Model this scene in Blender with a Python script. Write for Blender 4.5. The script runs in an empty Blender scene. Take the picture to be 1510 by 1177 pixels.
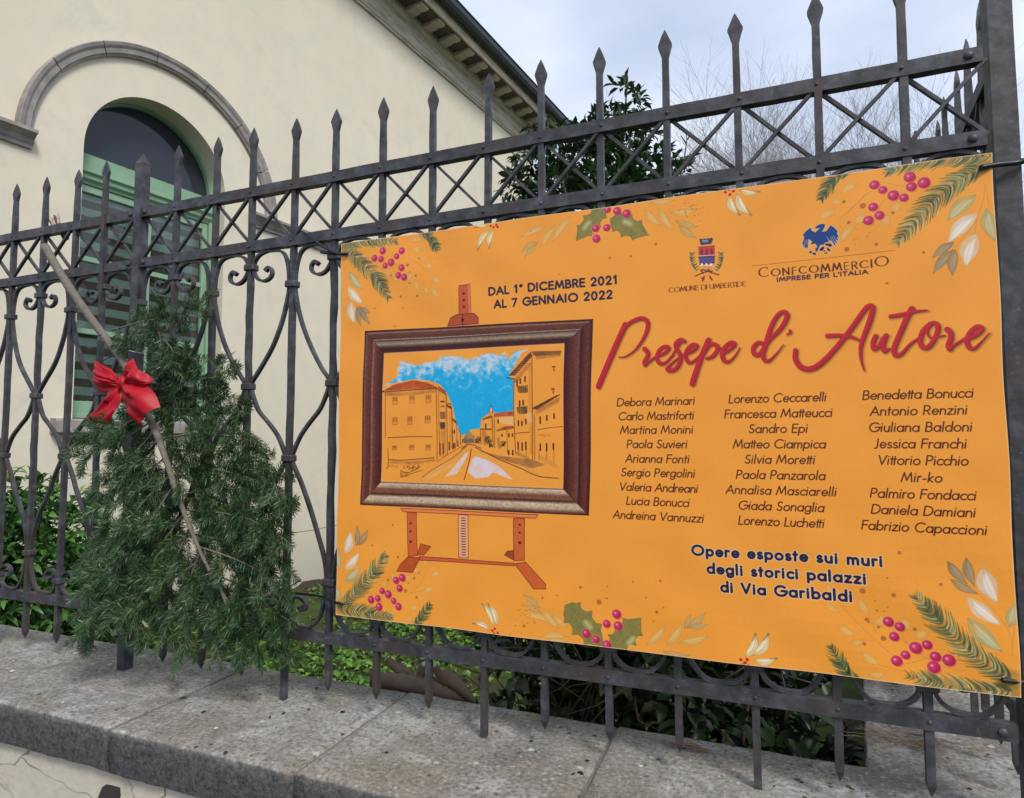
import bpy, bmesh, math, random
import numpy as np
from mathutils import Vector, Matrix, Quaternion
random.seed(7); RNG = np.random.default_rng(7)
R = math.radians
SC = bpy.context.scene
COL = SC.collection

# ------------------------------------------------------------------ camera
CAM_P = Vector((1.5376, -1.1739, 0.4329))
YAW, PITCH, ROLL, FPX = -0.3795, 0.0647, -0.0024, 933.0148
def cam_axes():
    cy, sy, cp, sp, cr, sr = math.cos(YAW), math.sin(YAW), math.cos(PITCH), math.sin(PITCH), math.cos(ROLL), math.sin(ROLL)
    f = Vector((sy*cp, cy*cp, sp)); r0 = Vector((cy, -sy, 0)); u0 = r0.cross(f)
    return cr*r0 + sr*u0, -sr*r0 + cr*u0, f
CR, CU, CF = cam_axes()
cam = bpy.data.cameras.new('camera'); cam.sensor_width = 36; cam.lens = FPX/1510*36
cam.clip_start = 0.02; cam.clip_end = 2000
co = bpy.data.objects.new('camera', cam); COL.objects.link(co)
co.matrix_world = Matrix(((CR.x, CU.x, -CF.x, CAM_P.x), (CR.y, CU.y, -CF.y, CAM_P.y), (CR.z, CU.z, -CF.z, CAM_P.z), (0, 0, 0, 1)))
SC.camera = co

# ------------------------------------------------------------------ daylight
SC.view_settings.view_transform = 'Standard'; SC.view_settings.look = 'None'
SC.view_settings.gamma = 1; SC.view_settings.use_curve_mapping = False
SC.view_settings.exposure = 0.77
SUN_EL, SUN_AZ = R(48), R(128)          # azimuth clockwise from +y
w = bpy.data.worlds.new('World'); SC.world = w; w.use_nodes = True
nt = w.node_tree; nt.nodes.clear()
N_ = nt.nodes.new; L_ = nt.links.new
sky = N_('ShaderNodeTexSky'); sky.sky_type = 'NISHITA'; sky.sun_disc = False
sky.sun_elevation = SUN_EL; sky.sun_rotation = SUN_AZ; sky.air_density = 1.0; sky.dust_density = 2.0
tc = N_('ShaderNodeTexCoord'); mp = N_('ShaderNodeMapping'); mp.inputs['Scale'].default_value = (1.0, 1.0, 2.2)
n1 = N_('ShaderNodeTexNoise'); n1.inputs['Scale'].default_value = 1.7; n1.inputs['Detail'].default_value = 6; n1.inputs['Roughness'].default_value = .52
rp = N_('ShaderNodeValToRGB'); rp.color_ramp.elements[0].position = .36; rp.color_ramp.elements[1].position = .66
rp.color_ramp.elements[0].color = (.55, .55, .55, 1); rp.color_ramp.elements[1].color = (1, 1, 1, 1)
n2 = N_('ShaderNodeTexNoise'); n2.inputs['Scale'].default_value = 3.1; n2.inputs['Detail'].default_value = 5
cr2 = N_('ShaderNodeValToRGB'); cr2.color_ramp.elements[0].position = .3; cr2.color_ramp.elements[1].position = .75
cr2.color_ramp.elements[0].color = (4.2, 4.8, 6.0, 1); cr2.color_ramp.elements[1].color = (6.1, 6.5, 7.1, 1)
mx = N_('ShaderNodeMixRGB'); bg = N_('ShaderNodeBackground'); bg.inputs['Strength'].default_value = .1
ow = N_('ShaderNodeOutputWorld')
L_(tc.outputs['Generated'], mp.inputs['Vector']); L_(mp.outputs[0], n1.inputs['Vector']); L_(mp.outputs[0], n2.inputs['Vector'])
L_(n1.outputs['Fac'], rp.inputs[0]); L_(n2.outputs['Fac'], cr2.inputs[0])
L_(rp.outputs[0], mx.inputs[0]); L_(sky.outputs[0], mx.inputs[1]); L_(cr2.outputs[0], mx.inputs[2])
L_(mx.outputs[0], bg.inputs[0]); L_(bg.outputs[0], ow.inputs[0])
sl = bpy.data.lights.new('sun', 'SUN'); sl.energy = 1.5; sl.angle = R(14); sl.color = (1, .96, .9)
so = bpy.data.objects.new('sun', sl); COL.objects.link(so)
sd = Vector((math.sin(SUN_AZ)*math.cos(SUN_EL), math.cos(SUN_AZ)*math.cos(SUN_EL), math.sin(SUN_EL)))
so.rotation_euler = sd.to_track_quat('Z', 'Y').to_euler(); so.location = sd*30

# ------------------------------------------------------------------ helpers
def ray(u, v):
    return CF + CR*((u-755)/FPX) - CU*((v-588.5)/FPX)
def aty(u, v, Y):                      # a point of the photograph seen at depth plane y = Y
    d = ray(u, v); return CAM_P + d*((Y-CAM_P.y)/d.y)
def atz(u, v, Z):
    d = ray(u, v); return CAM_P + d*((Z-CAM_P.z)/d.z)
def link(o): COL.objects.link(o); return o
def tag(o, label=None, cat=None, group=None, kind=None):
    if label: o['label'] = label
    if cat: o['category'] = cat
    if group: o['group'] = group
    if kind: o['kind'] = kind
    return o
def empty(name, loc=(0, 0, 0), rz=0):
    o = bpy.data.objects.new(name, None); o.location = loc; o.rotation_euler = (0, 0, rz); o.empty_display_size = .1
    return link(o)
class MB:
    def __init__(s): s.v = []; s.f = []
    def add(s, vs, fs):
        b = len(s.v); s.v += [tuple(p) for p in vs]; s.f += [tuple(i+b for i in f) for f in fs]
    def box(s, c, d, rot=None, taper=None):
        cx, cy, cz = c; dx, dy, dz = d[0]/2, d[1]/2, d[2]/2
        vs = [Vector((x, y, z)) for z in (-dz, dz) for x, y in ((-dx, -dy), (dx, -dy), (dx, dy), (-dx, dy))]
        if rot is not None: vs = [rot @ q for q in vs]
        s.add([q+Vector(c) for q in vs], [(3, 2, 1, 0), (4, 5, 6, 7), (0, 1, 5, 4), (1, 2, 6, 5), (2, 3, 7, 6), (3, 0, 4, 7)])
    def rings(s, rings, cap=True, closed=False):
        n = len(rings[0]); b = len(s.v)
        for r in rings: s.v += [tuple(p) for p in r]
        m = len(rings)
        for i in range(m if closed else m-1):
            a = b+i*n; c = b+((i+1) % m)*n
            for k in range(n): s.f.append((a+k, a+(k+1) % n, c+(k+1) % n, c+k))
        if cap and not closed:
            s.f.append(tuple(b+k for k in reversed(range(n)))); s.f.append(tuple(b+(m-1)*n+k for k in range(n)))
    def tube(s, pts, rad, n=6, up=Vector((0, 1, 0))):
        pts = [Vector(p) for p in pts]; rs = []
        for i, p in enumerate(pts):
            t = (pts[min(i+1, len(pts)-1)]-pts[max(i-1, 0)]).normalized()
            a = t.cross(up)
            if a.length < 1e-3: a = t.cross(Vector((1, 0, 0)))
            a.normalize(); b = t.cross(a)
            r = rad[i] if hasattr(rad, '__len__') else rad
            rs.append([p+a*(math.cos(2*math.pi*k/n)*r)+b*(math.sin(2*math.pi*k/n)*r) for k in range(n)])
        s.rings(rs)
    def flat(s, pts, tp, wy):           # flat iron bar swept along an x-z path: thickness tp in the plane, wy across it
        pts = [Vector(p) for p in pts]; rs = []
        for i, p in enumerate(pts):
            t = (pts[min(i+1, len(pts)-1)]-pts[max(i-1, 0)]).normalized()
            nn = Vector((t.z, 0, -t.x)); th = tp[i] if hasattr(tp, '__len__') else tp
            y = Vector((0, wy/2, 0)); q = nn*(th/2)
            rs.append([p+q-y, p+q+y, p-q+y, p-q-y])
        s.rings(rs)
    def build(s, name, mat, parent=None, smooth=False, bevel=0, loc=None):
        me = bpy.data.meshes.new(name); me.from_pydata(s.v, [], s.f); me.update()
        bm = bmesh.new(); bm.from_mesh(me); bmesh.ops.recalc_face_normals(bm, faces=bm.faces)
        if bevel: bmesh.ops.bevel(bm, geom=bm.edges[:], offset=bevel, segments=1, affect='EDGES', clamp_overlap=True)
        bm.to_mesh(me); bm.free()
        if smooth: me.polygons.foreach_set('use_smooth', [True]*len(me.polygons))
        me.materials.append(mat)
        o = bpy.data.objects.new(name, me); link(o)
        if parent: o.parent = parent
        if loc: o.location = loc
        return o
def inst(o, loc, parent, rot=None, scale=None):
    c = o.copy(); COL.objects.link(c); c.parent = parent; c.location = loc
    if rot is not None: c.rotation_euler = rot
    if scale is not None: c.scale = scale
    return c
def spline(pts, n=6):
    P = np.array([list(p) for p in pts], float); out = []
    for i in range(len(P)-1):
        p0 = P[max(i-1, 0)]; p1 = P[i]; p2 = P[i+1]; p3 = P[min(i+2, len(P)-1)]
        for k in range(n):
            t = k/n
            out.append(.5*((2*p1)+(-p0+p2)*t+(2*p0-5*p1+4*p2-p3)*t*t+(-p0+3*p1-3*p2+p3)*t**3))
    out.append(P[-1]); return np.array(out)
def raw_mesh(name, V, F, mat, parent=None, smooth=False):    # numpy triangles / quads
    me = bpy.data.meshes.new(name); V = np.asarray(V, np.float32); F = np.asarray(F, np.int32)
    me.vertices.add(len(V)); me.vertices.foreach_set('co', V.ravel())
    k = F.shape[1]; me.loops.add(F.size); me.loops.foreach_set('vertex_index', F.ravel())
    me.polygons.add(len(F)); me.polygons.foreach_set('loop_start', np.arange(0, F.size, k, dtype=np.int32))
    me.update(calc_edges=True); me.validate()
    if smooth: me.polygons.foreach_set('use_smooth', [True]*len(me.polygons))
    me.materials.append(mat)
    o = bpy.data.objects.new(name, me); link(o)
    if parent: o.parent = parent
    return o

# ------------------------------------------------------------------ materials
class NT:
    def __init__(s, name):
        s.m = bpy.data.materials.new(name); s.m.use_nodes = True; s.t = s.m.node_tree
        s.b = s.t.nodes['Principled BSDF']; s.tc = s.t.nodes.new('ShaderNodeTexCoord')
    def n(s, t, **k):
        q = s.t.nodes.new(t)
        for a, b in k.items(): setattr(q, a, b)
        return q
    def l(s, a, b): s.t.links.new(a, b)
    def coord(s, kind='Object', scale=None):
        o = s.tc.outputs[kind]
        if scale:
            m = s.n('ShaderNodeMapping'); m.inputs['Scale'].default_value = scale; s.l(o, m.inputs[0]); o = m.outputs[0]
        return o
    def noise(s, scale, detail=4, rough=.55, vec=None, dist=0):
        q = s.n('ShaderNodeTexNoise'); q.inputs['Scale'].default_value = scale; q.inputs['Detail'].default_value = detail
        q.inputs['Roughness'].default_value = rough; q.inputs['Distortion'].default_value = dist
        s.l(vec or s.coord(), q.inputs['Vector']); return q.outputs['Fac']
    def ramp(s, fac, stops):
        q = s.n('ShaderNodeValToRGB'); e = q.color_ramp.elements
        while len(e) < len(stops): e.new(.5)
        for i, (p, c) in enumerate(stops):
            e[i].position = p; e[i].color = (c, c, c, 1) if isinstance(c, (int, float)) else (*c, 1)
        s.l(fac, q.inputs[0]); return q.outputs[0]
    def mix(s, fac, a, b, mode='MIX'):
        q = s.n('ShaderNodeMixRGB', blend_type=mode)
        for i, x in ((0, fac), (1, a), (2, b)):
            if isinstance(x, (int, float)): q.inputs[i].default_value = x if i == 0 else (x, x, x, 1)
            elif isinstance(x, tuple): q.inputs[i].default_value = (*x, 1)
            else: s.l(x, q.inputs[i])
        return q.outputs[0]
    def math(s, op, a, b=0):
        q = s.n('ShaderNodeMath', operation=op)
        for i, x in ((0, a), (1, b)):
            if isinstance(x, (int, float)): q.inputs[i].default_value = x
            else: s.l(x, q.inputs[i])
        return q.outputs[0]
    def bump(s, h, st=.3, d=.01, prev=None):
        q = s.n('ShaderNodeBump'); q.inputs['Strength'].default_value = st; q.inputs['Distance'].default_value = d
        s.l(h, q.inputs['Height'])
        if prev: s.l(prev, q.inputs['Normal'])
        return q.outputs[0]
    def out(s, col=None, rough=None, normal=None, metal=None, spec=None):
        for k, x in (('Base Color', col), ('Roughness', rough), ('Normal', normal), ('Metallic', metal), ('Specular IOR Level', spec)):
            if x is None: continue
            if isinstance(x, (int, float)): s.b.inputs[k].default_value = x
            elif isinstance(x, tuple): s.b.inputs[k].default_value = (*x, 1)
            else: s.l(x, s.b.inputs[k])
        return s.m
def simple(name, c, rough=.6, var=.15, scale=30, bumpd=.0, metal=0, spec=None):
    q = NT(name); f = q.noise(scale)
    col = q.mix(f, tuple(x*(1-var) for x in c), tuple(min(1, x*(1+var)) for x in c))
    return q.out(col, rough, q.bump(f, .4, bumpd) if bumpd else None, metal, spec)

# wrought iron: dark grey, hammered, with brown patches and pale worn spots
q = NT('wrought_iron')
wc = q.n('ShaderNodeNewGeometry').outputs['Position']
a = q.noise(34, 5, .6, wc); b = q.noise(7, 3, .5, wc); c = q.noise(150, 3, .6, wc)
col = q.ramp(a, [(.28, (.030, .029, .031)), (.5, (.057, .057, .063)), (.72, (.11, .11, .118))])
col = q.mix(q.ramp(b, [(.50, 0.), (.66, .7)]), col, (.070, .048, .037))
col = q.mix(q.ramp(c, [(.62, 0.), (.76, .45)]), col, (.20, .19, .185))
IRON = q.out(col, q.ramp(a, [(.3, .62), (.7, .46)]), q.bump(q.noise(60, 4, .6, wc), .35, .0016, q.bump(q.noise(22, 2, .5, wc), .35, .004)), .25, .45)

# coping stone
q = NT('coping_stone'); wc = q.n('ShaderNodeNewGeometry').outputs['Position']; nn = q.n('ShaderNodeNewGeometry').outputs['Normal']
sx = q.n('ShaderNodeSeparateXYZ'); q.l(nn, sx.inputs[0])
big = q.noise(5, 5, .6, wc); mid = q.noise(30, 8, .72, wc, .5); fin = q.noise(120, 6, .7, wc); spk = q.noise(60, 2, .4, wc)
base = q.ramp(mid, [(.25, (.115, .108, .10)), (.48, (.27, .257, .24)), (.72, (.46, .44, .405))])
base = q.mix(q.ramp(big, [(.40, 0.), (.60, .7)]), base, (.19, .165, .125))
base = q.mix(q.ramp(q.noise(3.1, 6, .7, wc, .8), [(.52, 0.), (.62, .55)]), base, (.12, .115, .105))
base = q.mix(q.ramp(q.noise(7.5, 6, .72, wc, .8), [(.56, 0.), (.66, .6)]), base, (.42, .41, .385))
base = q.mix(q.ramp(fin, [(.36, .85), (.49, 0.)]), base, (.085, .08, .074))
base = q.mix(q.ramp(fin, [(.56, 0.), (.70, .75)]), base, (.55, .53, .49))
vo = q.n('ShaderNodeTexVoronoi'); vo.inputs['Scale'].default_value = 34; q.l(wc, vo.inputs['Vector'])
pit = q.math('MULTIPLY', q.ramp(vo.outputs['Distance'], [(.10, 1.), (.2, 0.)]), q.ramp(q.noise(9, 2, .5, wc), [(.5, 0.), (.6, 1.)]))
base = q.mix(pit, base, (.05, .046, .042))
vo2 = q.n('ShaderNodeTexVoronoi'); vo2.inputs['Scale'].default_value = 23; vo2.inputs['Randomness'].default_value = 1; q.l(wc, vo2.inputs['Vector'])
lich = q.math('MULTIPLY', q.ramp(vo2.outputs['Distance'], [(.10, 1.), (.17, 0.)]), q.ramp(q.noise(13, 2, .5, wc), [(.55, 0.), (.6, 1.)]))
base = q.mix(q.math('MULTIPLY', lich, .8), base, (.52, .50, .44))
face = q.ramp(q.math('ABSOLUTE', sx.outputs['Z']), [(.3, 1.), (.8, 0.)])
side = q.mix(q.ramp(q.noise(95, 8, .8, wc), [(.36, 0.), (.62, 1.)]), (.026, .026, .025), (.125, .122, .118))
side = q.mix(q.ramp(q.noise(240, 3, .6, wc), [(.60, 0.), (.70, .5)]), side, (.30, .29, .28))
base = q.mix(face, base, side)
hgt = q.mix(.5, mid, fin)
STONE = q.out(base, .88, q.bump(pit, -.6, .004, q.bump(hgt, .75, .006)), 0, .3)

# cracked cream plaster of the low wall
q = NT('cracked_plaster'); wc = q.n('ShaderNodeNewGeometry').outputs['Position']
mpn = q.n('ShaderNodeMapping'); mpn.inputs['Scale'].default_value = (1, 1, 2.2); q.l(wc, mpn.inputs[0])
dis = q.n('ShaderNodeTexNoise'); dis.inputs['Scale'].default_value = 9; q.l(mpn.outputs[0], dis.inputs['Vector'])
ad = q.n('ShaderNodeMixRGB', blend_type='ADD'); ad.inputs[0].default_value = .12; q.l(mpn.outputs[0], ad.inputs[1]); q.l(dis.outputs['Color'], ad.inputs[2])
ve = q.n('ShaderNodeTexVoronoi', feature='DISTANCE_TO_EDGE'); ve.inputs['Scale'].default_value = 3.4; q.l(ad.outputs[0], ve.inputs['Vector'])
crk = q.ramp(ve.outputs['Distance'], [(.004, 1.), (.014, 0.)])
base = q.mix(q.noise(14, 5, .6, wc), (.52, .46, .36), (.66, .60, .49))
base = q.mix(q.ramp(q.noise(30, 4, .6, wc), [(.5, 0.), (.75, .5)]), base, (.42, .34, .27))
base = q.mix(q.math('MULTIPLY', crk, q.ramp(q.noise(6, 3, .5, wc), [(.35, .25), (.6, 1.)])), base, (.17, .13, .10))
PLASTER_LOW = q.out(base, .9, q.bump(crk, -.8, .006, q.bump(q.noise(60, 5, .6, wc), .4, .004)), 0, .2)

# building stucco
q = NT('cream_stucco'); wc = q.coord('Object')
a = q.noise(.9, 5, .55, wc); b = q.noise(5, 5, .6, wc); cfine = q.noise(70, 4, .6, wc)
base = q.mix(a, (.63, .565, .435), (.77, .70, .565))
base = q.mix(q.ramp(b, [(.42, 0.), (.70, .5)]), base, (.60, .575, .475))
pt = q.noise(2.2, 6, .7, wc, .6)
base = q.mix(q.ramp(pt, [(.56, 0.), (.66, .35)]), base, (.52, .51, .43))
mp2 = q.n('ShaderNodeMapping'); mp2.inputs['Scale'].default_value = (3.1, 3.1, .6); q.l(wc, mp2.inputs[0])
st = q.noise(1.0, 4, .6, mp2.outputs[0])
base = q.mix(q.ramp(st, [(.56, 0.), (.78, .28)]), base, (.50, .46, .38))
sz = q.n('ShaderNodeSeparateXYZ'); q.l(wc, sz.inputs[0])
low = q.ramp(q.math('ADD', sz.outputs['Z'], q.math('MULTIPLY', b, .8)), [(-.0, .0), (.001, 0.)])
dn = q.n('ShaderNodeMapRange'); dn.inputs['From Min'].default_value = -.15; dn.inputs['From Max'].default_value = -.75; dn.inputs['To Max'].default_value = .55
q.l(q.math('ADD', sz.outputs['Z'], q.math('MULTIPLY', b, .5)), dn.inputs['Value'])
base = q.mix(dn.outputs[0], base, (.40, .375, .32))
STUCCO = q.out(base, .92, q.bump(cfine, .25, .004, q.bump(b, .25, .012)), 0, .2)

q = NT('grey_moulding'); wc = q.coord('Object')
a = q.noise(9, 5, .6, wc)
MOULD = q.out(q.ramp(a, [(.3, (.22, .195, .18)), (.6, (.34, .31, .29)), (.8, (.46, .42, .38))]), .85, q.bump(q.noise(40, 4, .6, wc), .3, .004), 0, .2)
q = NT('weathered_cornice'); wc = q.coord('Object')
mp3 = q.n('ShaderNodeMapping'); mp3.inputs['Scale'].default_value = (1.2, 6, 6); q.l(wc, mp3.inputs[0])
a = q.noise(3, 6, .65, mp3.outputs[0])
CORN = q.out(q.ramp(a, [(.3, (.27, .235, .185)), (.5, (.50, .445, .36)), (.75, (.62, .56, .46))]), .9, q.bump(a, .3, .01), 0, .2)
CORN_DARK = simple('dark_cornice', (.075, .062, .052), .9, .4, 8)  # very dark brown for the soffit panel between the brackets
MODILLION = simple('modillion_stone', (.42, .37, .30), .9, .3, 12)
GUTTER = simple('dark_gutter_metal', (.028, .028, .034), .45, .2, 5)
ROOF = simple('roof_tile', (.22, .10, .06), .85, .3, 9, .01)
GREENP = simple('green_paint', (.225, .37, .245), .55, .2, 9, .002)
GREENP.node_tree.nodes['Principled BSDF'].inputs['Specular IOR Level'].default_value = .4
q = NT('window_glass'); GLASS = q.out((.026, .031, .042), .06, q.bump(q.noise(1.3, 2, .5, q.coord()), .05, .02), 0, .5)
q = NT('clear_pane'); tb = q.n('ShaderNodeBsdfTransparent'); tb.inputs[0].default_value = (.86, .92, .90, 1); gb = q.n('ShaderNodeBsdfGlossy'); gb.inputs['Roughness'].default_value = .03; fr_ = q.n('ShaderNodeFresnel'); fr_.inputs[0].default_value = 1.5; ms = q.n('ShaderNodeMixShader'); q.l(fr_.outputs[0], ms.inputs[0]); q.l(tb.outputs[0], ms.inputs[1]); q.l(gb.outputs[0], ms.inputs[2]); q.l(ms.outputs[0], q.t.nodes['Material Output'].inputs[0])
q = NT('striped_blind'); wc = q.coord('Object'); sz = q.n('ShaderNodeSeparateXYZ'); q.l(wc, sz.inputs[0])
fr = q.math('FRACT', q.math('MULTIPLY', sz.outputs['Z'], 1/.135))
STRIPE = q.out(q.mix(q.ramp(fr, [(.46, 0.), (.5, 1.), (.96, 1.), (1., 0.)]), (.72, .78, .66), (.28, .18, .135)), .8, None, 0, .2)

# foliage
def leafmat(name, stops, rough=.45, spec=.4, trans=.0, patch=0):
    q = NT(name); g = q.n('ShaderNodeNewGeometry')
    f = g.outputs['Random Per Island']
    if patch: f = q.math('ADD', q.math('MULTIPLY', f, .55), q.math('MULTIPLY', q.math('SUBTRACT', q.noise(patch, 3, .5, g.outputs['Position']), .28), 1.15))
    col = q.ramp(f, stops)
    m = q.out(col, rough, None, 0, spec)
    if trans:
        q.b.inputs['Subsurface Weight'].default_value = 0
        tr = q.n('ShaderNodeBsdfTranslucent'); q.l(col, tr.inputs[0]); ms = q.n('ShaderNodeMixShader'); ms.inputs[0].default_value = trans
        q.l(q.b.outputs[0], ms.inputs[1]); q.l(tr.outputs[0], ms.inputs[2]); q.l(ms.outputs[0], q.t.nodes['Material Output'].inputs[0])
    return m
NEEDLE = leafmat('fir_needles', [(0, (.010, .026, .007)), (.35, (.020, .056, .013)), (.65, (.042, .10, .027)), (.85, (.075, .145, .055)), (1, (.15, .21, .12))], .42, .5, .12, 16)
LAUREL = leafmat('laurel_leaves', [(0, (.022, .07, .016)), (.45, (.05, .14, .028)), (.85, (.10, .24, .045)), (1, (.19, .33, .08))], .35, .5, .2)
CAMELLIA = leafmat('camellia_leaves', [(0, (.012, .032, .012)), (.5, (.024, .058, .018)), (1, (.06, .11, .035))], .35, .5, .15)
DARKLEAF = leafmat('dark_bush_leaves', [(0, (.009, .020, .008)), (.5, (.020, .042, .014)), (.92, (.045, .078, .024)), (1, (.13, .15, .09))], .4, .45, .1)
WEED = leafmat('lawn_weeds', [(0, (.03, .07, .012)), (.5, (.09, .20, .03)), (.9, (.17, .32, .055)), (1, (.26, .36, .10))], .6, .3, .2)
TREEFAR = simple('bare_twigs', (.33, .30, .30), .9, .2, 3)
BARK = simple('fir_bark', (.155, .135, .11), .85, .6, 75, .004)
BARKD = simple('brown_bark', (.095, .06, .042), .85, .45, 30, .006)
TWIG = simple('green_twig', (.14, .11, .055), .8, .3, 40)
q = NT('cut_wood'); CUT = q.out(q.ramp(q.noise(60, 4, .6), [(.3, (.30, .20, .12)), (.7, (.62, .55, .45))]), .8, q.bump(q.noise(90), .6, .004))
LIMBB = simple('weathered_limb', (.17, .115, .08), .85, .5, 45, .006)
SOIL = simple('dark_soil', (.035, .027, .02), .95, .5, 12, .02)
q = NT('lawn_ground'); wc = q.n('ShaderNodeNewGeometry').outputs['Position']
GROUND = q.out(q.mix(q.ramp(q.noise(3, 6, .6, wc), [(.35, 0.), (.65, 1.)]), (.045, .038, .022), (.055, .10, .022)), .95, q.bump(q.noise(30, 5, .6, wc), .6, .02), 0, .1)
q = NT('street_asphalt'); wc = q.n('ShaderNodeNewGeometry').outputs['Position']
ASPHALT = q.out(q.mix(q.noise(80, 5, .6, wc), (.04, .04, .04), (.075, .073, .07)), .9, q.bump(q.noise(160, 3, .6, wc), .5, .004), 0, .2)
q = NT('red_satin'); wc = q.coord()
REDSAT = q.out(q.mix(q.noise(9, 3, .5, wc), (.34, .003, .010), (.46, .005, .017)), .46, q.bump(q.noise(160, 2, .5, wc), .2, .001), 0, .25)

BLACKP = simple('black_plastic', (.010, .010, .012), .35, .1, 10)
WIRE = simple('pale_wire', (.45, .44, .42), .4, .1, 10)
LITTER = leafmat('dead_leaf_bits', [(0, (.02, .017, .014)), (.6, (.05, .038, .028)), (1, (.12, .09, .06))], .9, .1)
CHIP = leafmat('pale_chips', [(0, (.38, .36, .31)), (1, (.72, .70, .63))], .9, .1)

# ------------------------------------------------------------------ the print of the banner, rasterised here in banner millimetres
BX0, BX1, BZ0, BZ1, BY = .670, 1.8725, .0585, .8705, -.026
MMW, MMH = (BX1-BX0)*1000, (BZ1-BZ0)*1000
PX = 2.0
IW, IH = int(MMW*PX), int(MMH*PX)
ART = np.empty((IH, IW, 3), np.float32)
def nz(h, w_, cell, seed):
    r = np.random.default_rng(seed); g = r.random((int(h/cell)+3, int(w_/cell)+3)).astype(np.float32)
    y = np.arange(h)/cell; x = np.arange(w_)/cell; yi = y.astype(int); xi = x.astype(int); fy = (y-yi)[:, None]; fx = (x-xi)[None]
    fy = fy*fy*(3-2*fy); fx = fx*fx*(3-2*fx)
    return (g[yi][:, xi]*(1-fy)*(1-fx)+g[yi+1][:, xi]*fy*(1-fx)+g[yi][:, xi+1]*(1-fy)*fx+g[yi+1][:, xi+1]*fy*fx)
base = np.array([246, 159, 57], np.float32)/255
ART[:] = base
ART += ((nz(IH, IW, 3, 1)-.5)*.018+(nz(IH, IW, 90, 2)-.5)*.02)[..., None]
FINE = nz(IH, IW, 5, 3); MIDN = nz(IH, IW, 16, 4); BRS = .5*nz(IH, IW, 22, 5)+.3*nz(IH, IW, 9, 6)+.2*nz(IH, IW, 4, 7)
def pb(u, v):                           # photograph pixel -> banner raster px
    p = aty(u, v, BY); return ((p.x-BX0)*1000*PX, (BZ1-p.z)*1000*PX)
def PB(pts): return np.array([pb(*p) for p in pts])
def blend(x0, y0, cov, col, alpha=1.):
    h, w_ = cov.shape; sub = ART[y0:y0+h, x0:x0+w_]
    c = np.asarray(col, np.float32)
    if c.max() > 1.5: c = c/255
    cov = (cov*alpha)[..., None]
    sub += (c-sub)*cov
def win(P, pad):
    x0 = max(0, int(P[:, 0].min()-pad)); x1 = min(IW, int(P[:, 0].max()+pad)+2)
    y0 = max(0, int(P[:, 1].min()-pad)); y1 = min(IH, int(P[:, 1].max()+pad)+2)
    return x0, y0, x1, y1
def stroke_cov(P, W, soft=.7):
    W = np.broadcast_to(np.asarray(W, float), (len(P),)); pad = W.max()/2+soft*1.5+1
    x0, y0, x1, y1 = win(P, pad)
    if x1 <= x0 or y1 <= y0: return None
    cov = np.zeros((y1-y0, x1-x0), np.float32)
    for i in range(len(P)-1):
        a, b = P[i], P[i+1]; r = max(W[i], W[i+1])/2+soft*1.5+1
        sx0 = max(x0, int(min(a[0], b[0])-r)); sx1 = min(x1, int(max(a[0], b[0])+r)+2)
        sy0 = max(y0, int(min(a[1], b[1])-r)); sy1 = min(y1, int(max(a[1], b[1])+r)+2)
        if sx1 <= sx0 or sy1 <= sy0: continue
        X = np.arange(sx0, sx1)[None]-a[0]+.5; Y = np.arange(sy0, sy1)[:, None]-a[1]+.5
        d = b-a; L2 = max(d@d, 1e-6); t = np.clip((X*d[0]+Y*d[1])/L2, 0, 1)
        dist = np.hypot(X-t*d[0], Y-t*d[1])-(W[i]+(W[i+1]-W[i])*t)/2
        c = np.clip(.5-dist/(2*soft), 0, 1)
        v = cov[sy0-y0:sy1-y0, sx0-x0:sx1-x0]; np.maximum(v, c, out=v)
    return x0, y0, cov
def stroke(P, W, col, alpha=1., soft=.7, tex=None):
    r = stroke_cov(np.asarray(P, float), W, soft)
    if r is None: return
    x0, y0, cov = r
    if tex is not None: cov = cov*tex[y0:y0+cov.shape[0], x0:x0+cov.shape[1]]
    blend(x0, y0, cov, col, alpha)
def poly_cov(P, pad=1):
    P = np.asarray(P, float); x0, y0, x1, y1 = win(P, pad); h, w_ = y1-y0, x1-x0
    if h <= 0 or w_ <= 0: return None
    S = 3; X = (np.arange(w_*S)+.5)/S+x0; ins = np.zeros((h*S, w_*S), bool)
    ys = (np.arange(h*S)+.5)/S+y0
    for k in range(len(P)):
        a, b = P[k], P[(k+1) % len(P)]
        if a[1] == b[1]: continue
        m = (ys >= min(a[1], b[1])) & (ys < max(a[1], b[1]))
        if not m.any(): continue
        xc = a[0]+(ys[m]-a[1])*(b[0]-a[0])/(b[1]-a[1])
        ins[m] ^= X[None] > xc[:, None]
    return x0, y0, ins.reshape(h, S, w_, S).mean((1, 3), dtype=np.float32)
def poly(P, col, alpha=1., tex=None):
    r = poly_cov(P)
    if r is None: return
    x0, y0, cov = r
    if tex is not None: cov = cov*tex[y0:y0+cov.shape[0], x0:x0+cov.shape[1]]
    blend(x0, y0, cov, col, alpha)
def disc(c, r, col, alpha=1., soft=.8):
    stroke(np.array([c, (c[0]+.01, c[1])]), 2*r, col, alpha, soft)

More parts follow.
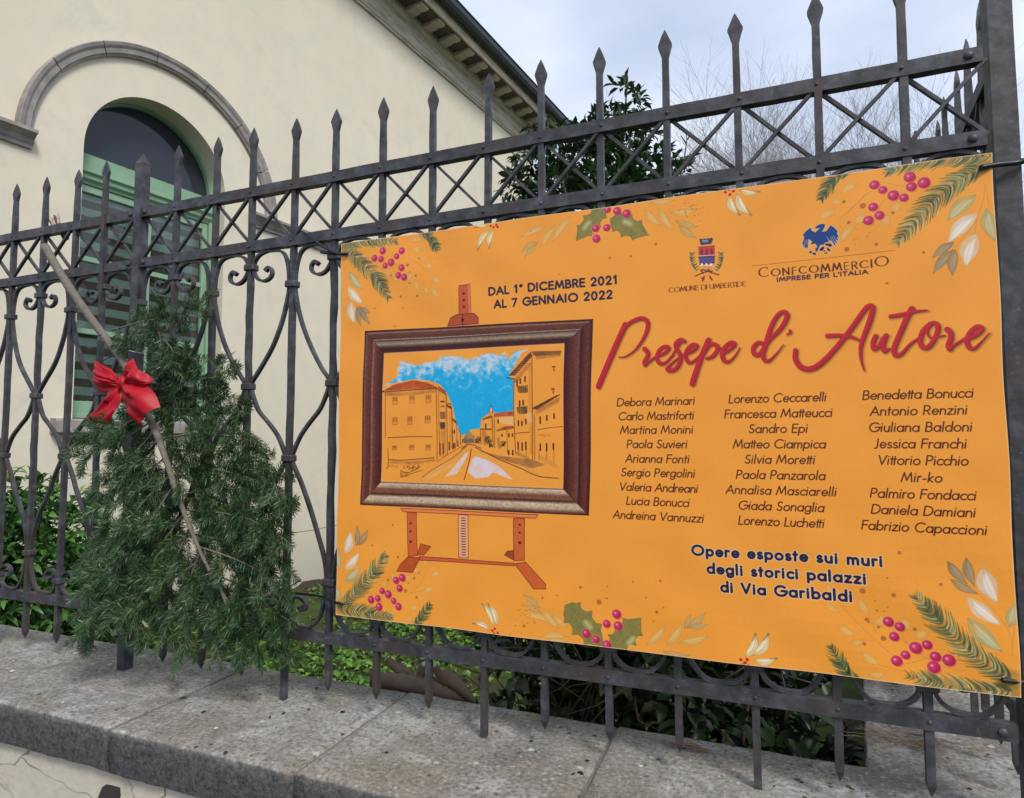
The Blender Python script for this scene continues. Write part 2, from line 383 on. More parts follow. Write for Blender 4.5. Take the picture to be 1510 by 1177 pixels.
# --- geometric sans drawn as strokes (em units, y up)
def arc(cx, cy, rx, ry, a0, a1, n=14):
    return [(cx+rx*math.cos(R(a0+(a1-a0)*k/n)), cy+ry*math.sin(R(a0+(a1-a0)*k/n))) for k in range(n+1)]
X_, C_, A_ = .43, .70, .74
r_ = X_/2
GL = {
 'o': (.46, [arc(.21, r_, .2, r_, 0, 360, 22)]),
 'a': (.46, [arc(.20, r_, .195, r_, 0, 360, 22), [(.40, X_), (.40, 0)]]),
 'b': (.46, [arc(.21, r_, .195, r_, 0, 360, 22), [(.02, A_), (.02, 0)]]),
 'd': (.46, [arc(.20, r_, .195, r_, 0, 360, 22), [(.40, A_), (.40, 0)]]),
 'p': (.46, [arc(.21, r_, .195, r_, 0, 360, 22), [(.02, X_), (.02, -.22)]]),
 'g': (.46, [arc(.20, r_, .195, r_, 0, 360, 22), [(.40, X_), (.40, -.06)]+arc(.22, -.06, .18, .15, 0, -160, 10)]),
 'c': (.36, [arc(.21, r_, .2, r_, 50, 310, 18)]),
 'e': (.44, [[(.02, r_), (.40, r_)]+arc(.21, r_, .19, r_, 0, 320, 20)]),
 'h': (.41, [[(.02, A_), (.02, 0)], [(.02, .22)]+arc(.18, .24, .16, .19, 180, 0, 12)+[(.34, 0)]]),
 'n': (.41, [[(.02, X_), (.02, 0)], [(.02, .22)]+arc(.18, .24, .16, .19, 180, 0, 12)+[(.34, 0)]]),
 'm': (.64, [[(.02, X_), (.02, 0)], [(.02, .24)]+arc(.155, .27, .135, .16, 180, 0, 10)+[(.29, 0)], [(.29, .24)]+arc(.425, .27, .135, .16, 180, 0, 10)+[(.56, 0)]]),
 'u': (.41, [[(.34, X_), (.34, 0)], [(.02, X_), (.02, .19)]+arc(.18, .19, .16, .19, 180, 360, 12)+[(.34, .2)]]),
 'r': (.26, [[(.02, X_), (.02, 0)], [(.02, .26)]+arc(.15, .28, .13, .15, 180, 60, 8)]),
 'i': (.13, [[(.03, X_), (.03, 0)], [(.03, .615), (.03, .62)]]),
 'l': (.13, [[(.03, A_), (.03, 0)]]),
 't': (.22, [[(.08, .62), (.08, 0)], [(-.01, X_), (.19, X_)]]),
 '#': (.40, [[(.08, .62), (.08, 0)], [(.26, .62), (.26, 0)], [(-.01, X_), (.37, X_)]]),   # tt ligature
 'T': (.46, [[(.21, C_), (.21, 0)], [(0, C_), (.42, C_)]]),
 'f': (.23, [[(.08, 0), (.08, .60)]+arc(.19, .60, .11, .13, 180, 80, 7), [(-.01, X_), (.19, X_)]]),
 's': (.31, [arc(.14, .32, .11, .11, 40, 250, 12)+arc(.14, .105, .125, .105, 80, -150, 14)]),
 'v': (.36, [[(.0, X_), (.16, 0), (.32, X_)]]),
 'z': (.36, [[(.02, X_), (.31, X_), (.01, 0), (.32, 0)]]),
 'k': (.36, [[(.02, A_), (.02, 0)], [(.28, X_), (.03, .2), (.31, 0)]]),
 '-': (.26, [[(.02, .21), (.2, .21)]]),
 ' ': (.24, []), "'": (.12, [[(.05, C_), (.03, .5)]]),
 'A': (.60, [[(0, 0), (.28, C_), (.56, 0)], [(.10, .24), (.46, .24)]]),
 'B': (.46, [[(.02, 0), (.02, C_)]+arc(.2, .53, .15, .17, 90, -90, 9)+[(.02, .36)], [(.2, .36)]+arc(.22, .18, .18, .18, 90, -90, 9)+[(.02, 0)]]),
 'C': (.66, [arc(.36, .35, .34, .35, 48, 312, 22)]),
 'D': (.60, [[(.02, 0), (.02, C_), (.18, C_)]+arc(.18, .35, .36, .35, 90, -90, 16)+[(.02, 0)]]),
 'E': (.42, [[(.36, C_), (.02, C_), (.02, 0), (.36, 0)], [(.02, .37), (.34, .37)]]),
 'F': (.40, [[(.35, C_), (.02, C_), (.02, 0)], [(.02, .37), (.33, .37)]]),
 'G': (.72, [arc(.36, .35, .34, .35, 48, 360, 24)+[(.40, .35)]]),
 'I': (.14, [[(.03, 0), (.03, C_)]]),
 'J': (.28, [[(.18, C_), (.18, .12)]+arc(.05, .12, .13, .16, 0, -110, 8)]),
 'L': (.36, [[(.02, C_), (.02, 0), (.32, 0)]]),
 'M': (.74, [[(0, 0), (.12, C_), (.34, .1), (.56, C_), (.68, 0)]]),
 'N': (.60, [[(.02, 0), (.02, C_), (.50, 0), (.50, C_)]]),
 'O': (.78, [arc(.37, .35, .35, .35, 0, 360, 30)]),
 'P': (.44, [[(.02, 0), (.02, C_)]+arc(.2, .51, .17, .19, 90, -90, 10)+[(.02, .32)]]),
 'R': (.46, [[(.02, 0), (.02, C_)]+arc(.2, .51, .17, .19, 90, -90, 10)+[(.02, .32)], [(.2, .32), (.40, 0)]]),
 'S': (.44, [arc(.20, .52, .15, .18, 40, 250, 14)+arc(.19, .17, .17, .17, 75, -160, 16)]),
 'U': (.54, [[(.02, C_), (.02, .2)]+arc(.23, .21, .21, .21, 180, 360, 14)+[(.44, C_)]]),
 'V': (.56, [[(0, C_), (.25, 0), (.50, C_)]]),
 '0': (.48, [arc(.21, .35, .19, .35, 0, 360, 24)]), '1': (.36, [[(.06, .56), (.18, C_), (.18, 0)]]),
 '2': (.46, [arc(.20, .50, .17, .20, 165, -25, 12)+[(.03, 0), (.38, 0)]]),
 '7': (.44, [[(.02, C_), (.37, C_), (.12, 0)]]), '*': (.26, [arc(.10, .60, .075, .08, 0, 360, 14)])}
GL['Q'] = GL['O']
def text(s, p0, p1, capmm, wt, col, slant=0., serif=False, track=0., caps=None, wide=1.16):
    a = np.array(pb(*p0)); b = np.array(pb(*p1)); em = capmm*PX/C_
    wts = [(caps or {}).get(i, 1.) for i in range(len(s))]
    adv = [GL[ch][0]*wts[i]+track for i, ch in enumerate(s)]
    if wide:                                                    # letter-spacing that keeps the letters' own proportions
        track = (((b[0]-a[0])/em/wide)-sum(adv)+.06)/max(1, len(s)-1); adv = [v_+track for v_ in adv]
    tot = (sum(adv)-track-.06); sx = (b[0]-a[0])/tot/em; y0 = (a[1]+b[1])/2
    sh = slant*C_*.5*0
    x = 0
    for i, ch in enumerate(s):
        k = wts[i]
        for st in GL[ch][1]:
            P = np.array([(a[0]+em*sx*(x+px*k)+em*slant*py*k, y0-em*py*k) for px, py in st])
            if serif:
                D = np.abs(np.diff(P, axis=0)); ang = np.zeros(len(P)); dd = D[:, 1]/(np.hypot(D[:, 0], D[:, 1])+1e-6)
                ang[:-1] += dd; ang[1:] += dd; ang[1:-1] /= 2
                W = em*wt*(.42+.75*ang**1.5)
                stroke(P, W, col, 1., .6)
                for e in (0, -1):
                    yy = st[e][1]
                    if len(st) < 8 and (abs(yy) < .01 or abs(yy-C_) < .01) and ang[e] > .5:
                        stroke(np.array([(P[e][0]-em*.075*k, P[e][1]), (P[e][0]+em*.075*k, P[e][1])]), em*wt*.35, col, 1., .5)
            else: stroke(P, em*wt, col, 1., .6)
        x += adv[i]
def z1(x, y): return (890+x/5.606, 570+y/5.606)
def z2(x, y): return (1060+x/5.35, 565+y/5.35)
def z3(x, y): return (1260+x/4.905, 560+y/4.905)

# --- watercolour garland
def prng(seed): return np.random.default_rng(seed)
GR = [(62, 78, 52), (88, 104, 66), (48, 66, 48), (104, 116, 78), (168, 170, 104), (206, 198, 140), (74, 92, 74), (54, 70, 46), (196, 190, 128), (70, 88, 54)]
GR2 = [(40, 70, 52), (52, 86, 62), (34, 58, 46), (70, 98, 70), (96, 118, 84)]
def sprig(path, ln, pal=GR, seed=0, n=None, lead=.62, stem=(176, 112, 84), wn=3.3):
    P = spline(PB(path), 14) if len(path) > 2 else np.linspace(*PB(path), 30)
    r = prng(seed); d = np.diff(P, axis=0); seg = np.hypot(d[:, 0], d[:, 1]); tot = seg.sum(); cum = np.concatenate([[0], np.cumsum(seg)])
    n = n or int(tot/2.9)
    stroke(P, np.interp(np.linspace(0, 1, len(P)), [0, .6, 1], [ln*PX*.9, ln*PX*.9, ln*PX*.2]), (112, 112, 62), .55, 5., .3+BRS)
    order = np.sort(r.random(n))[::-1]
    for t in order:
        for sd_ in (-1, 1):
            s = t*tot; i = min(np.searchsorted(cum, s, 'right')-1, len(seg)-1)
            o = P[i]+d[i]*((s-cum[i])/max(seg[i], 1e-6)); u = d[i]/max(seg[i], 1e-6); nrm = np.array([-u[1], u[0]])*sd_
            k = ln*PX*(.72+.4*r.random())*(1-.62*max(0, t-.62)/.38)*(.75+.25*min(1, t*4))
            m = o+(u*lead*.62+nrm*.62)*k*.55; e = o+(u*(lead+.22)+nrm*.78)*k*.95
            q = spline([o, m, e], 4)
            c = pal[r.integers(len(pal))]
            stroke(q, np.linspace(wn*(.8+.5*r.random()), .7, len(q)), c, .9, .8)
    stroke(P, np.linspace(2.6, 1.4, len(P)), stem, .85, .8)
def almond(a, b, wd, n=12, bend=0.):
    a, b = np.array(a), np.array(b); d = b-a; L = np.hypot(*d); u = d/L; nn = np.array([-u[1], u[0]])
    t = np.linspace(0, 1, n); pr = np.sin(np.pi*t**.85)**1.15*wd/2; mid = a+np.outer(t, d)+np.outer(np.sin(np.pi*t)*bend*L, nn)
    return np.concatenate([mid+np.outer(pr, nn), (mid-np.outer(pr, nn))[::-1]]), mid
def leaf(p0, p1, wmm, col, hi, alpha=.85, edge=None, bend=.05, seed=0):
    a, b = pb(*p0), pb(*p1); wmm *= .84; P, mid = almond(a, b, wmm*PX, bend=bend)
    poly(P, col, alpha*.9, .62+.5*MIDN)
    Q, m2 = almond(np.array(a)*.8+np.array(b)*.2, np.array(a)*.1+np.array(b)*.9, wmm*PX*.55, bend=bend)
    stroke(m2, np.sin(np.linspace(.3, 2.9, len(m2)))*wmm*PX*.42, hi, alpha*.75, 3.)
    stroke(np.vstack([P, P[:1]]), 1.1, edge or tuple(np.array(col)*.78), alpha*.55, .9)
    stroke(mid, 1.2, edge or tuple(np.array(col)*.7), alpha*.6, .8)
def berry(p, rmm, seed=0):
    c = np.array(pb(*p)); r = rmm*PX*.88
    disc(c, r+1.4, (238, 176, 130), .6, 1.5)
    disc(c, r, (196, 38, 84), 1, 1.); disc(c+(r*.25, r*.3), r*.72, (168, 24, 62), .6, r*.3); disc(c-(r*.2, r*.15), r*.55, (226, 84, 124), .7, r*.35)
    disc(c-(r*.3, r*.25), r*.2, (246, 176, 190), .8, r*.12)
def dots(lst, col=(170, 84, 26)):
    for (u, v, r) in lst: disc(pb(u, v), r*PX*.55, col, .65, .9)
PALE, PALEH, BEIGE, BEIGEH, GRN, GRNH, GRY, GRYH = (220, 204, 184), (250, 242, 236), (222, 170, 92), (240, 208, 140), (170, 168, 118), (214, 206, 160), (140, 122, 96), (186, 168, 136)
def z4(x, y): return (1200+x/5.393, 220+y/5.393)
def z5(x, y): return (490+x/7.847, 340+y/7.847)
def z6(x, y): return (490+x/7.359, 770+y/7.359)
def z7(x, y): return (1200+x/4.871, 810+y/4.871)
def z8(x, y): return (740+x/2.943, y/2.943)
def z9(x, y): return (720+x/3.432, 780+y/3.432)
def vine(pts, z, col=(186, 130, 60), w_=1.6, alpha=.7): stroke(spline(PB([z(*p) for p in pts]), 6), w_, col, alpha, .8)
def corner(z, lv, main, low, dark, bs, vines, pal, seed):
    for pts in vines: vine(pts, z)
    for (x0, y0, x1, y1, wd, kind) in lv:
        c, h = {'b': (BEIGE, BEIGEH), 'p': (PALE, PALEH), 'g': (GRN, GRNH), 'y': (GRY, GRYH)}[kind]
        leaf(z(x0, y0), z(x1, y1), wd, c, h, .9 if kind != 'b' else .6)
    sprig([z(*p) for p in low[0]], low[1], GR[1:], seed+1)
    sprig([z(*p) for p in main[0]], main[1], GR, seed)
    sprig([z(*p) for p in dark[0]], dark[1], GR2, seed+2, stem=(60, 70, 50))
    for i, (x, y, r) in enumerate(bs): berry(z(x, y), r)
corner(z4, [(350, 270, 215, 345, 17, 'b'), (240, 425, 130, 415, 10, 'b'), (175, 470, 50, 555, 18, 'b'), (310, 600, 220, 740, 17, 'b'), (690, 420, 640, 500, 20, 'b'), (400, 520, 350, 600, 18, 'b'), (560, 520, 600, 600, 18, 'b'),
            (1300, 360, 1070, 570, 26, 'g'), (1380, 470, 1440, 730, 22, 'g'), (1310, 505, 1065, 750, 26, 'p'), (1290, 670, 1205, 940, 30, 'p'), (1120, 740, 940, 870, 15, 'y'), (1110, 800, 945, 995, 16, 'y'), (1125, 800, 1100, 1010, 17, 'y')],
       ([(1340, 130), (1100, 290), (900, 470), (665, 745)], 25), ([(1410, 60), (1150, 70), (800, 110), (560, 190)], 22), ([(290, 150), (160, 230), (60, 395)], 17),
       [(765, 225, 9.5), (880, 270, 10), (780, 302, 8.5), (637, 370, 9.5), (722, 388, 7.5), (485, 283, 8.5), (553, 325, 7.3), (477, 460, 8), (528, 527, 8), (440, 567, 8.6)],
       [[(530, 265), (600, 275), (690, 300)], [(600, 390), (540, 430), (520, 510)], [(740, 260), (700, 310)], [(1370, 270), (1360, 380), (1300, 560), (1180, 720), (1110, 790)], [(1300, 560), (1285, 700)], [(1380, 280), (1400, 450)], [(520, 290), (380, 400), (250, 520)], [(420, 350), (330, 450), (200, 560)]], GR, 11)
corner(z5, [(1050, 90, 890, 120, 16, 'b'), (1030, 220, 930, 225, 18, 'b'), (1020, 340, 1100, 300, 10, 'b'), (1080, 370, 1160, 430, 16, 'b'), (1160, 540, 1250, 590, 14, 'b'), (960, 570, 1010, 690, 17, 'b'), (1075, 640, 1110, 740, 15, 'b'), (1150, 650, 1225, 775, 17, 'b'), (640, 440, 670, 540, 16, 'b'), (720, 500, 750, 600, 16, 'b'), (870, 590, 920, 490, 16, 'b'),
            (190, 470, 350, 680, 25, 'g'), (105, 470, 100, 900, 20, 'g'), (180, 650, 355, 850, 26, 'p'), (215, 820, 245, 1080, 28, 'p'), (310, 870, 435, 1090, 15, 'y'), (290, 880, 325, 1110, 16, 'y'), (330, 890, 440, 960, 13, 'y')],
       ([(150, 210), (330, 370), (520, 560), (655, 790)], 26), ([(140, 190), (350, 130), (560, 120), (750, 130)], 22), ([(1040, 30), (1130, 80), (1225, 230)], 16),
       [(587, 240, 9), (805, 235, 8.5), (492, 323, 8.5), (568, 333, 8), (748, 300, 7.5), (685, 370, 9.5), (617, 408, 7.5), (806, 432, 8.5), (768, 518, 8), (835, 540, 8.5)],
       [[(740, 240), (650, 290), (600, 330)], [(720, 390), (780, 400)], [(150, 430), (180, 650), (290, 870)], [(170, 640), (200, 830)], [(880, 320), (1000, 380), (1100, 480)]], GR, 21)
corner(z6, [(130, 350, 205, 100, 28, 'p'), (130, 510, 290, 330, 24, 'p'), (260, 260, 270, 40, 17, 'y'), (280, 250, 385, 80, 17, 'y'), (60, 280, 70, 520, 20, 'g'), (130, 640, 300, 490, 26, 'g'), (55, 700, 70, 860, 18, 'g'),
            (1060, 590, 1155, 540, 16, 'b'), (985, 760, 1080, 710, 18, 'b'), (920, 810, 995, 845, 12, 'b'), (835, 940, 920, 920, 17, 'b'), (1080, 470, 1130, 350, 16, 'b'), (990, 490, 1010, 400, 14, 'b'), (820, 1080, 850, 1010, 14, 'b'), (640, 620, 670, 560, 16, 'b'), (540, 700, 570, 640, 16, 'b'), (880, 560, 920, 490, 16, 'b'), (790, 640, 820, 580, 14, 'b')],
       ([(110, 890), (270, 740), (430, 560), (580, 360)], 26), ([(60, 940), (300, 970), (480, 1010), (650, 1030)], 22), ([(900, 1110), (980, 1020), (1065, 890)], 16),
       [(683, 632, 8.5), (750, 605, 9), (720, 718, 8.5), (532, 745, 7.5), (597, 783, 9.5), (412, 840, 9), (485, 828, 8), (657, 855, 7.5), (500, 918, 9.5), (712, 917, 8.8)],
       [[(620, 880), (680, 930)], [(540, 860), (500, 880)], [(80, 760), (110, 540), (140, 370)], [(130, 360), (230, 290)], [(640, 760), (700, 730)], [(800, 800), (930, 700), (1010, 540)], [(850, 780), (990, 740)]], GR, 31)
corner(z7, [(180, 460, 70, 400, 10, 'b'), (320, 355, 390, 470, 18, 'b'), (165, 545, 290, 625, 17, 'b'), (260, 670, 345, 670, 11, 'b'), (335, 740, 465, 830, 19, 'b'), (390, 905, 510, 895, 14, 'b'), (445, 550, 500, 480, 18, 'b'), (640, 490, 670, 580, 18, 'b'), (730, 640, 800, 580, 19, 'b'), (90, 250, 130, 320, 12, 'b'),
            (1100, 490, 1350, 740, 28, 'g'), (1400, 560, 1450, 390, 22, 'g'), (1100, 340, 1345, 550, 26, 'p'), (1215, 130, 1320, 390, 31, 'p'), (965, 85, 1110, 250, 16, 'y'), (1100, 60, 1160, 270, 17, 'y'), (985, 215, 1180, 320, 15, 'y')],
       ([(1440, 940), (1200, 800), (1000, 620), (730, 330)], 26), ([(1430, 1020), (1180, 1010), (900, 960), (665, 905)], 22), ([(330, 960), (230, 880), (115, 700)], 16),
       [(532, 520, 8.6), (614, 556, 8), (573, 627, 8), (728, 707, 10), (810, 685, 8), (655, 758, 7.4), (592, 800, 9), (870, 770, 8.6), (860, 845, 10), (967, 795, 10)],
       [[(560, 560), (640, 660), (700, 700)], [(620, 600), (680, 700)], [(640, 820), (700, 815), (790, 785)], [(740, 740), (860, 810), (1000, 860), (1080, 870)], [(1110, 250), (1280, 420), (1400, 600), (1420, 760)], [(1440, 560), (1420, 700)], [(180, 390), (380, 600), (560, 760)], [(400, 480), (440, 600)], [(465, 830), (700, 890)], [(340, 650), (420, 660)]], GR, 41)
# holly groups in the middle of the top and bottom edges
def holly(z, a, b, wd, seed, hi):
    A, B = np.array(pb(*z(*a))), np.array(pb(*z(*b))); d = B-A; L = np.hypot(*d); u = d/L; nn = np.array([-u[1], u[0]]); P1, P2 = [], []
    for i, (t, h) in enumerate([(0, 0), (.1, .5), (.2, .85), (.32, .62), (.45, 1.), (.58, .66), (.72, .86), (.84, .42), (1, 0)]):
        P1.append(A+d*t+nn*h*wd*PX/2)
        if 0 < t < 1: P2.append(A+d*(t-.03)-nn*h*wd*PX/2)
    def cv(Q):
        o_ = [Q[0]]
        for k_ in range(len(Q)-1):
            p_, q_ = Q[k_], Q[k_+1]; m_ = (p_+q_)/2; tm = (m_-A)@u; base_ = A+u*tm; o_ += [m_+(base_-m_)*.16, q_]
        return o_
    P2.insert(0, A); P2.append(B); P = np.array(cv(P1)+cv(P2)[::-1][1:-1]); poly(P, (112, 116, 64), .86, .72+.45*BRS)
    for k_ in range(2, len(P)-2, 2): stroke(np.array([A+d*min(.95, max(.05, ((P[k_]-A)@u)/L-.08)), P[k_]]), 1.6, (150, 150, 96), .5, 1.2)
    stroke(np.vstack([P, P[:1]]), 1.6, (78, 86, 46), .7, 1.); stroke(np.array([A, B]), 2, (150, 150, 90), .7)
    c = np.array(pb(*z(*hi))); stroke(np.array([c-u*10, c+u*14]), 16, (206, 208, 150), .7, 7)
def mid(z, leaves, hol, bs):
    for (x0, y0, x1, y1, wd, k) in leaves:
        c, h = {'b': (BEIGE, BEIGEH), 'y': (192, 150, 84)}.get(k, (BEIGE, BEIGEH)) if k == 'b' else ((188, 152, 92), (214, 184, 120))
        leaf(z(x0, y0), z(x1, y1), wd, c, h, .75)
    for h in hol: holly(z, *h)
    for (x, y, r) in bs: berry(z(x, y), r)
mid(z8, [(195, 985, 85, 1030, 17, 'b'), (235, 975, 170, 1075, 17, 'b'), (300, 940, 220, 1050, 20, 'b'), (160, 1050, 85, 1095, 15, 'y'), (155, 1060, 100, 1120, 13, 'y'), (680, 905, 745, 1000, 18, 'b'), (735, 925, 845, 915, 16, 'b'), (755, 960, 855, 985, 15, 'y'), (770, 980, 850, 1035, 15, 'y'), (620, 910, 690, 980, 16, 'b'), (640, 880, 750, 870, 11, 'b')],
    [((445, 895), (325, 1045), 44, 1, (370, 975)), ((470, 950), (640, 1020), 46, 2, (545, 965))],
    [(458, 908, 7.5), (500, 914, 8.4), (542, 926, 9), (409, 990, 8.4), (457, 987, 8), (413, 1035, 8.8)])
mid(z9, [(260, 400, 170, 330, 14, 'y'), (270, 425, 170, 385, 13, 'y'), (330, 470, 175, 430, 17, 'b'), (270, 400, 355, 505, 18, 'b'), (320, 430, 400, 500, 16, 'b'), (400, 545, 265, 545, 17, 'b'), (420, 590, 300, 560, 14, 'b'), (800, 590, 895, 490, 17, 'b'), (900, 590, 980, 480, 18, 'b'), (960, 575, 1110, 540, 18, 'b'), (1000, 500, 1100, 420, 15, 'y'), (1010, 495, 1110, 480, 14, 'y'), (990, 500, 1020, 430, 12, 'y'), (880, 620, 1020, 640, 13, 'y')],
    [((385, 385), (590, 600), 60, 3, (500, 485)), ((630, 608), (770, 450), 52, 4, (720, 570))],
    [(495, 530, 9.2), (545, 560, 8), (597, 482, 8.2), (647, 433, 9.4), (655, 492, 9), (600, 590, 9.6)])
def budsprig(z, lv, bs):
    for (x0, y0, x1, y1, wd) in lv:
        leaf(z(x0, y0), z(x1, y1), wd, (226, 206, 158), (250, 240, 212), .95, (120, 96, 50), .12)
        a, b = np.array(pb(*z(x0, y0))), np.array(pb(*z(x1, y1))); stroke(np.array([a*.3+b*.7, b]), [3, 6], (96, 78, 44), .5, 2.5)
    for (x, y) in bs: disc(pb(*z(x, y)), 2.6*PX, (196, 34, 44), 1, .8)
budsprig(z9, [(1300, 650, 1350, 530, 17), (1340, 640, 1415, 530, 18), (1340, 665, 1460, 655, 15)], [(1278, 660), (1290, 685), (1310, 660), (1316, 690), (1300, 675)])
budsprig(z9, [(30, 495, -35, 380, 16), (45, 490, -5, 380, 15), (10, 510, -80, 480, 13)], [(20, 515), (32, 505), (48, 525), (30, 530)])
budsprig(z8, [(985, 850, 1035, 935, 15), (1020, 840, 1085, 935, 17), (1030, 825, 1120, 832, 12)], [(970, 835), (985, 823), (1005, 830), (990, 845)])
def zc(x, y): return (480+x/3.595, 330+y/3.595)
budsprig(zc, [(870, 30, 808, 140, 15), (890, 30, 870, 130, 15), (860, 12, 790, 20, 10)], [(875, 12), (890, 20), (905, 8), (912, 18)])
rr = prng(5)
dots([(z8(840, 890)[0]+rr.normal()*12, z8(870, 910)[1]+rr.normal()*7, .8+rr.random()*1.6) for _ in range(34)], (180, 74, 30))
dots([(z9(170, 450)[0]+rr.normal()*10, z9(170, 450)[1]+rr.normal()*12, .8+rr.random()*1.7) for _ in range(30)], (176, 74, 30))
dots([(z4(350, 600)[0]+rr.normal()*22, z4(350, 640)[1]+rr.normal()*12, .7+rr.random()*1.5) for _ in range(20)], (180, 74, 30))
dots([(z4(x, y)[0], z4(x, y)[1], r) for x, y, r in [(875, 823, 4), (500, 755, 5), (265, 795, 7), (395, 450, 8), (283, 583, 5), (245, 415, 5), (635, 508, 4)]], (150, 74, 30))
dots([(z5(x, y)[0], z5(x, y)[1], r) for x, y, r in [(1005, 322, 4), (877, 400, 6), (972, 522, 5), (905, 480, 3), (682, 520, 4), (897, 610, 4), (985, 757, 5), (790, 765, 5), (490, 905, 4), (722, 1110, 4), (815, 895, 3)]], (150, 84, 36))
dots([(z6(x, y)[0], z6(x, y)[1], r) for x, y, r in [(655, 32, 4), (430, 252, 4), (710, 380, 5), (598, 628, 5), (880, 612, 5), (787, 748, 7), (908, 820, 5), (930, 560, 3), (815, 662, 3)]], (150, 84, 36))
dots([(z7(x, y)[0], z7(x, y)[1], r) for x, y, r in [(622, 25, 5), (530, 205, 3), (915, 252, 4.5), (573, 328, 6), (350, 300, 8), (440, 373, 2), (450, 440, 3), (500, 445, 2), (530, 418, 2), (378, 507, 6), (390, 525, 3), (495, 640, 7), (720, 572, 5), (358, 680, 5), (460, 560, 4)]], (150, 84, 36))
dots([(z9(x, y)[0], z9(x, y)[1], r) for x, y, r in [(465, 296, 5), (272, 348, 4), (345, 337, 3), (558, 372, 8), (597, 353, 3), (602, 292, 2), (732, 268, 3), (870, 263, 4), (797, 348, 2.5), (850, 420, 5), (885, 397, 2.5), (835, 467, 2), (180, 490, 5)]], (160, 70, 30))
dots([(u, v, r) for u, v, r in [(825, 405, 2), (876, 345, 3), (1050, 352, 3), (968, 360, 5), (1307, 418, 4), (900, 380, 4), (931, 378, 4), (850, 350, 2), (783, 341, 3)]], (160, 74, 30))

# --- the painting on its easel
def za(x, y): return (550+x/5.607, 510+y/5.607)
def zq(x, y): return (680+x/5.347, 500+y/5.347)
def ze(x, y): return (480+x/3.595, 600+y/3.595)
EASEL, EDGE_ = (206, 96, 44), (92, 26, 20)
def epoly(pts, z, col=EASEL, alpha=1, ew=2.2):
    P = PB([z(*p) for p in pts]); poly(P, col, alpha, .9+.12*MIDN); stroke(np.vstack([P, P[:1]]), ew, EDGE_, .9, .8)
epoly([(708, 328), (766, 318), (770, 478), (706, 480)], zc, (198, 86, 46)); epoly([(752, 322), (766, 318), (770, 478), (756, 478)], zc, (226, 120, 76), 1, 1)
epoly([(645, 542), (660, 500), (690, 482), (785, 475), (808, 497), (808, 530)], zc, (176, 74, 42), 1, 3)
for y in (370, 405, 440): disc(pb(*zc(733, y)), 2.6*PX, (70, 14, 12))
disc(pb(*zc(725, 510)), 3.6*PX, (70, 14, 12)); stroke(PB([zc(725, 480), zc(725, 552)]), 3, (60, 14, 10))
epoly([(950, 785), (965, 764), (1000, 760), (1000, 812)], ze, (150, 66, 30)); epoly([(485, 785), (505, 727), (558, 742), (520, 788)], ze, (190, 82, 36))
epoly([(432, 562), (482, 562), (487, 790), (438, 795)], ze); epoly([(998, 590), (1058, 592), (1055, 812), (1000, 816)], ze)
epoly([(705, 572), (757, 575), (757, 803), (705, 800)], ze, (236, 168, 128))
for k in range(15): stroke(PB([ze(722, 590+k*14), ze(742, 591+k*14)]), 3.4, (60, 20, 20), .9)
epoly([(495, 795), (1000, 828), (1000, 842), (497, 815)], ze, (208, 90, 50)); epoly([(398, 538), (1130, 572), (1115, 590), (410, 556)], ze, (232, 128, 72))
epoly([(375, 872), (392, 838), (435, 797), (500, 802), (458, 880)], ze, (190, 80, 34)); epoly([(1002, 832), (1060, 822), (1165, 940), (1165, 965), (1100, 964)], ze, (208, 92, 42))
for y in (620, 662, 716): disc(pb(*ze(452, y)), (2+.8*(y > 700))*PX, (70, 14, 12)); disc(pb(*ze(1032, y+4)), (2+.8*(y > 700))*PX, (70, 14, 12))
FO = PB([(537.5, 489), (873.5, 471), (868.5, 760), (531.5, 744)]); FI = PB([(566, 521.5), (832, 507), (830, 720.5), (561.5, 710)])
def framebar(i, j, prof, speck=.2):
    n = 60
    for k in range(n):
        t0, t1 = k/n, (k+1.3)/n; tm = (t0+t1)/2
        c = np.array([np.interp(tm, [p[0] for p in prof], [p[1][q_] for p in prof]) for q_ in range(3)])
        P = np.array([FO[i]*(1-t0)+FI[i]*t0, FO[j]*(1-t0)+FI[j]*t0, FO[j]*(1-t1)+FI[j]*t1, FO[i]*(1-t1)+FI[i]*t1])
        poly(P, c, 1)
    r = poly_cov(np.array([FO[i], FO[j], FI[j], FI[i]]))
    if r: x0, y0, cov = r; ART[y0:y0+cov.shape[0], x0:x0+cov.shape[1]] *= (1+(FINE[y0:y0+cov.shape[0], x0:x0+cov.shape[1]]-.5)*speck*cov)[..., None]
D1, D2 = (48, 16, 16), (92, 44, 38)
framebar(0, 1, [(0, D1), (.06, (70, 30, 26)), (.1, (160, 116, 100)), (.16, (104, 56, 40)), (.38, (86, 42, 32)), (.42, (190, 170, 150)), (.45, (50, 20, 20)), (.5, (120, 96, 76)), (.62, (160, 140, 116)), (.72, (96, 66, 52)), (.8, (52, 14, 18)), (.95, (66, 18, 16)), (1, (170, 90, 70))], .22)
framebar(3, 0, [(0, D1), (.1, (120, 80, 76)), (.16, (104, 50, 34)), (.4, (92, 36, 24)), (.46, (140, 100, 92)), (.55, (108, 56, 38)), (.7, (90, 34, 24)), (.95, (66, 18, 16)), (1, (120, 50, 40))], .3)
framebar(1, 2, [(0, D1), (.14, (104, 48, 34)), (.3, (90, 34, 24)), (.4, (48, 12, 16)), (.46, (110, 66, 64)), (.6, (104, 48, 34)), (.8, (84, 30, 24)), (1, (50, 8, 18))], .3)
framebar(2, 3, [(0, (70, 20, 24)), (.1, (120, 84, 66)), (.2, (188, 160, 132)), (.38, (206, 180, 150)), (.5, (60, 22, 18)), (.56, (126, 78, 56)), (.7, (122, 72, 50)), (.8, (176, 144, 116)), (.93, (208, 184, 158)), (1, (70, 24, 20))], .26)
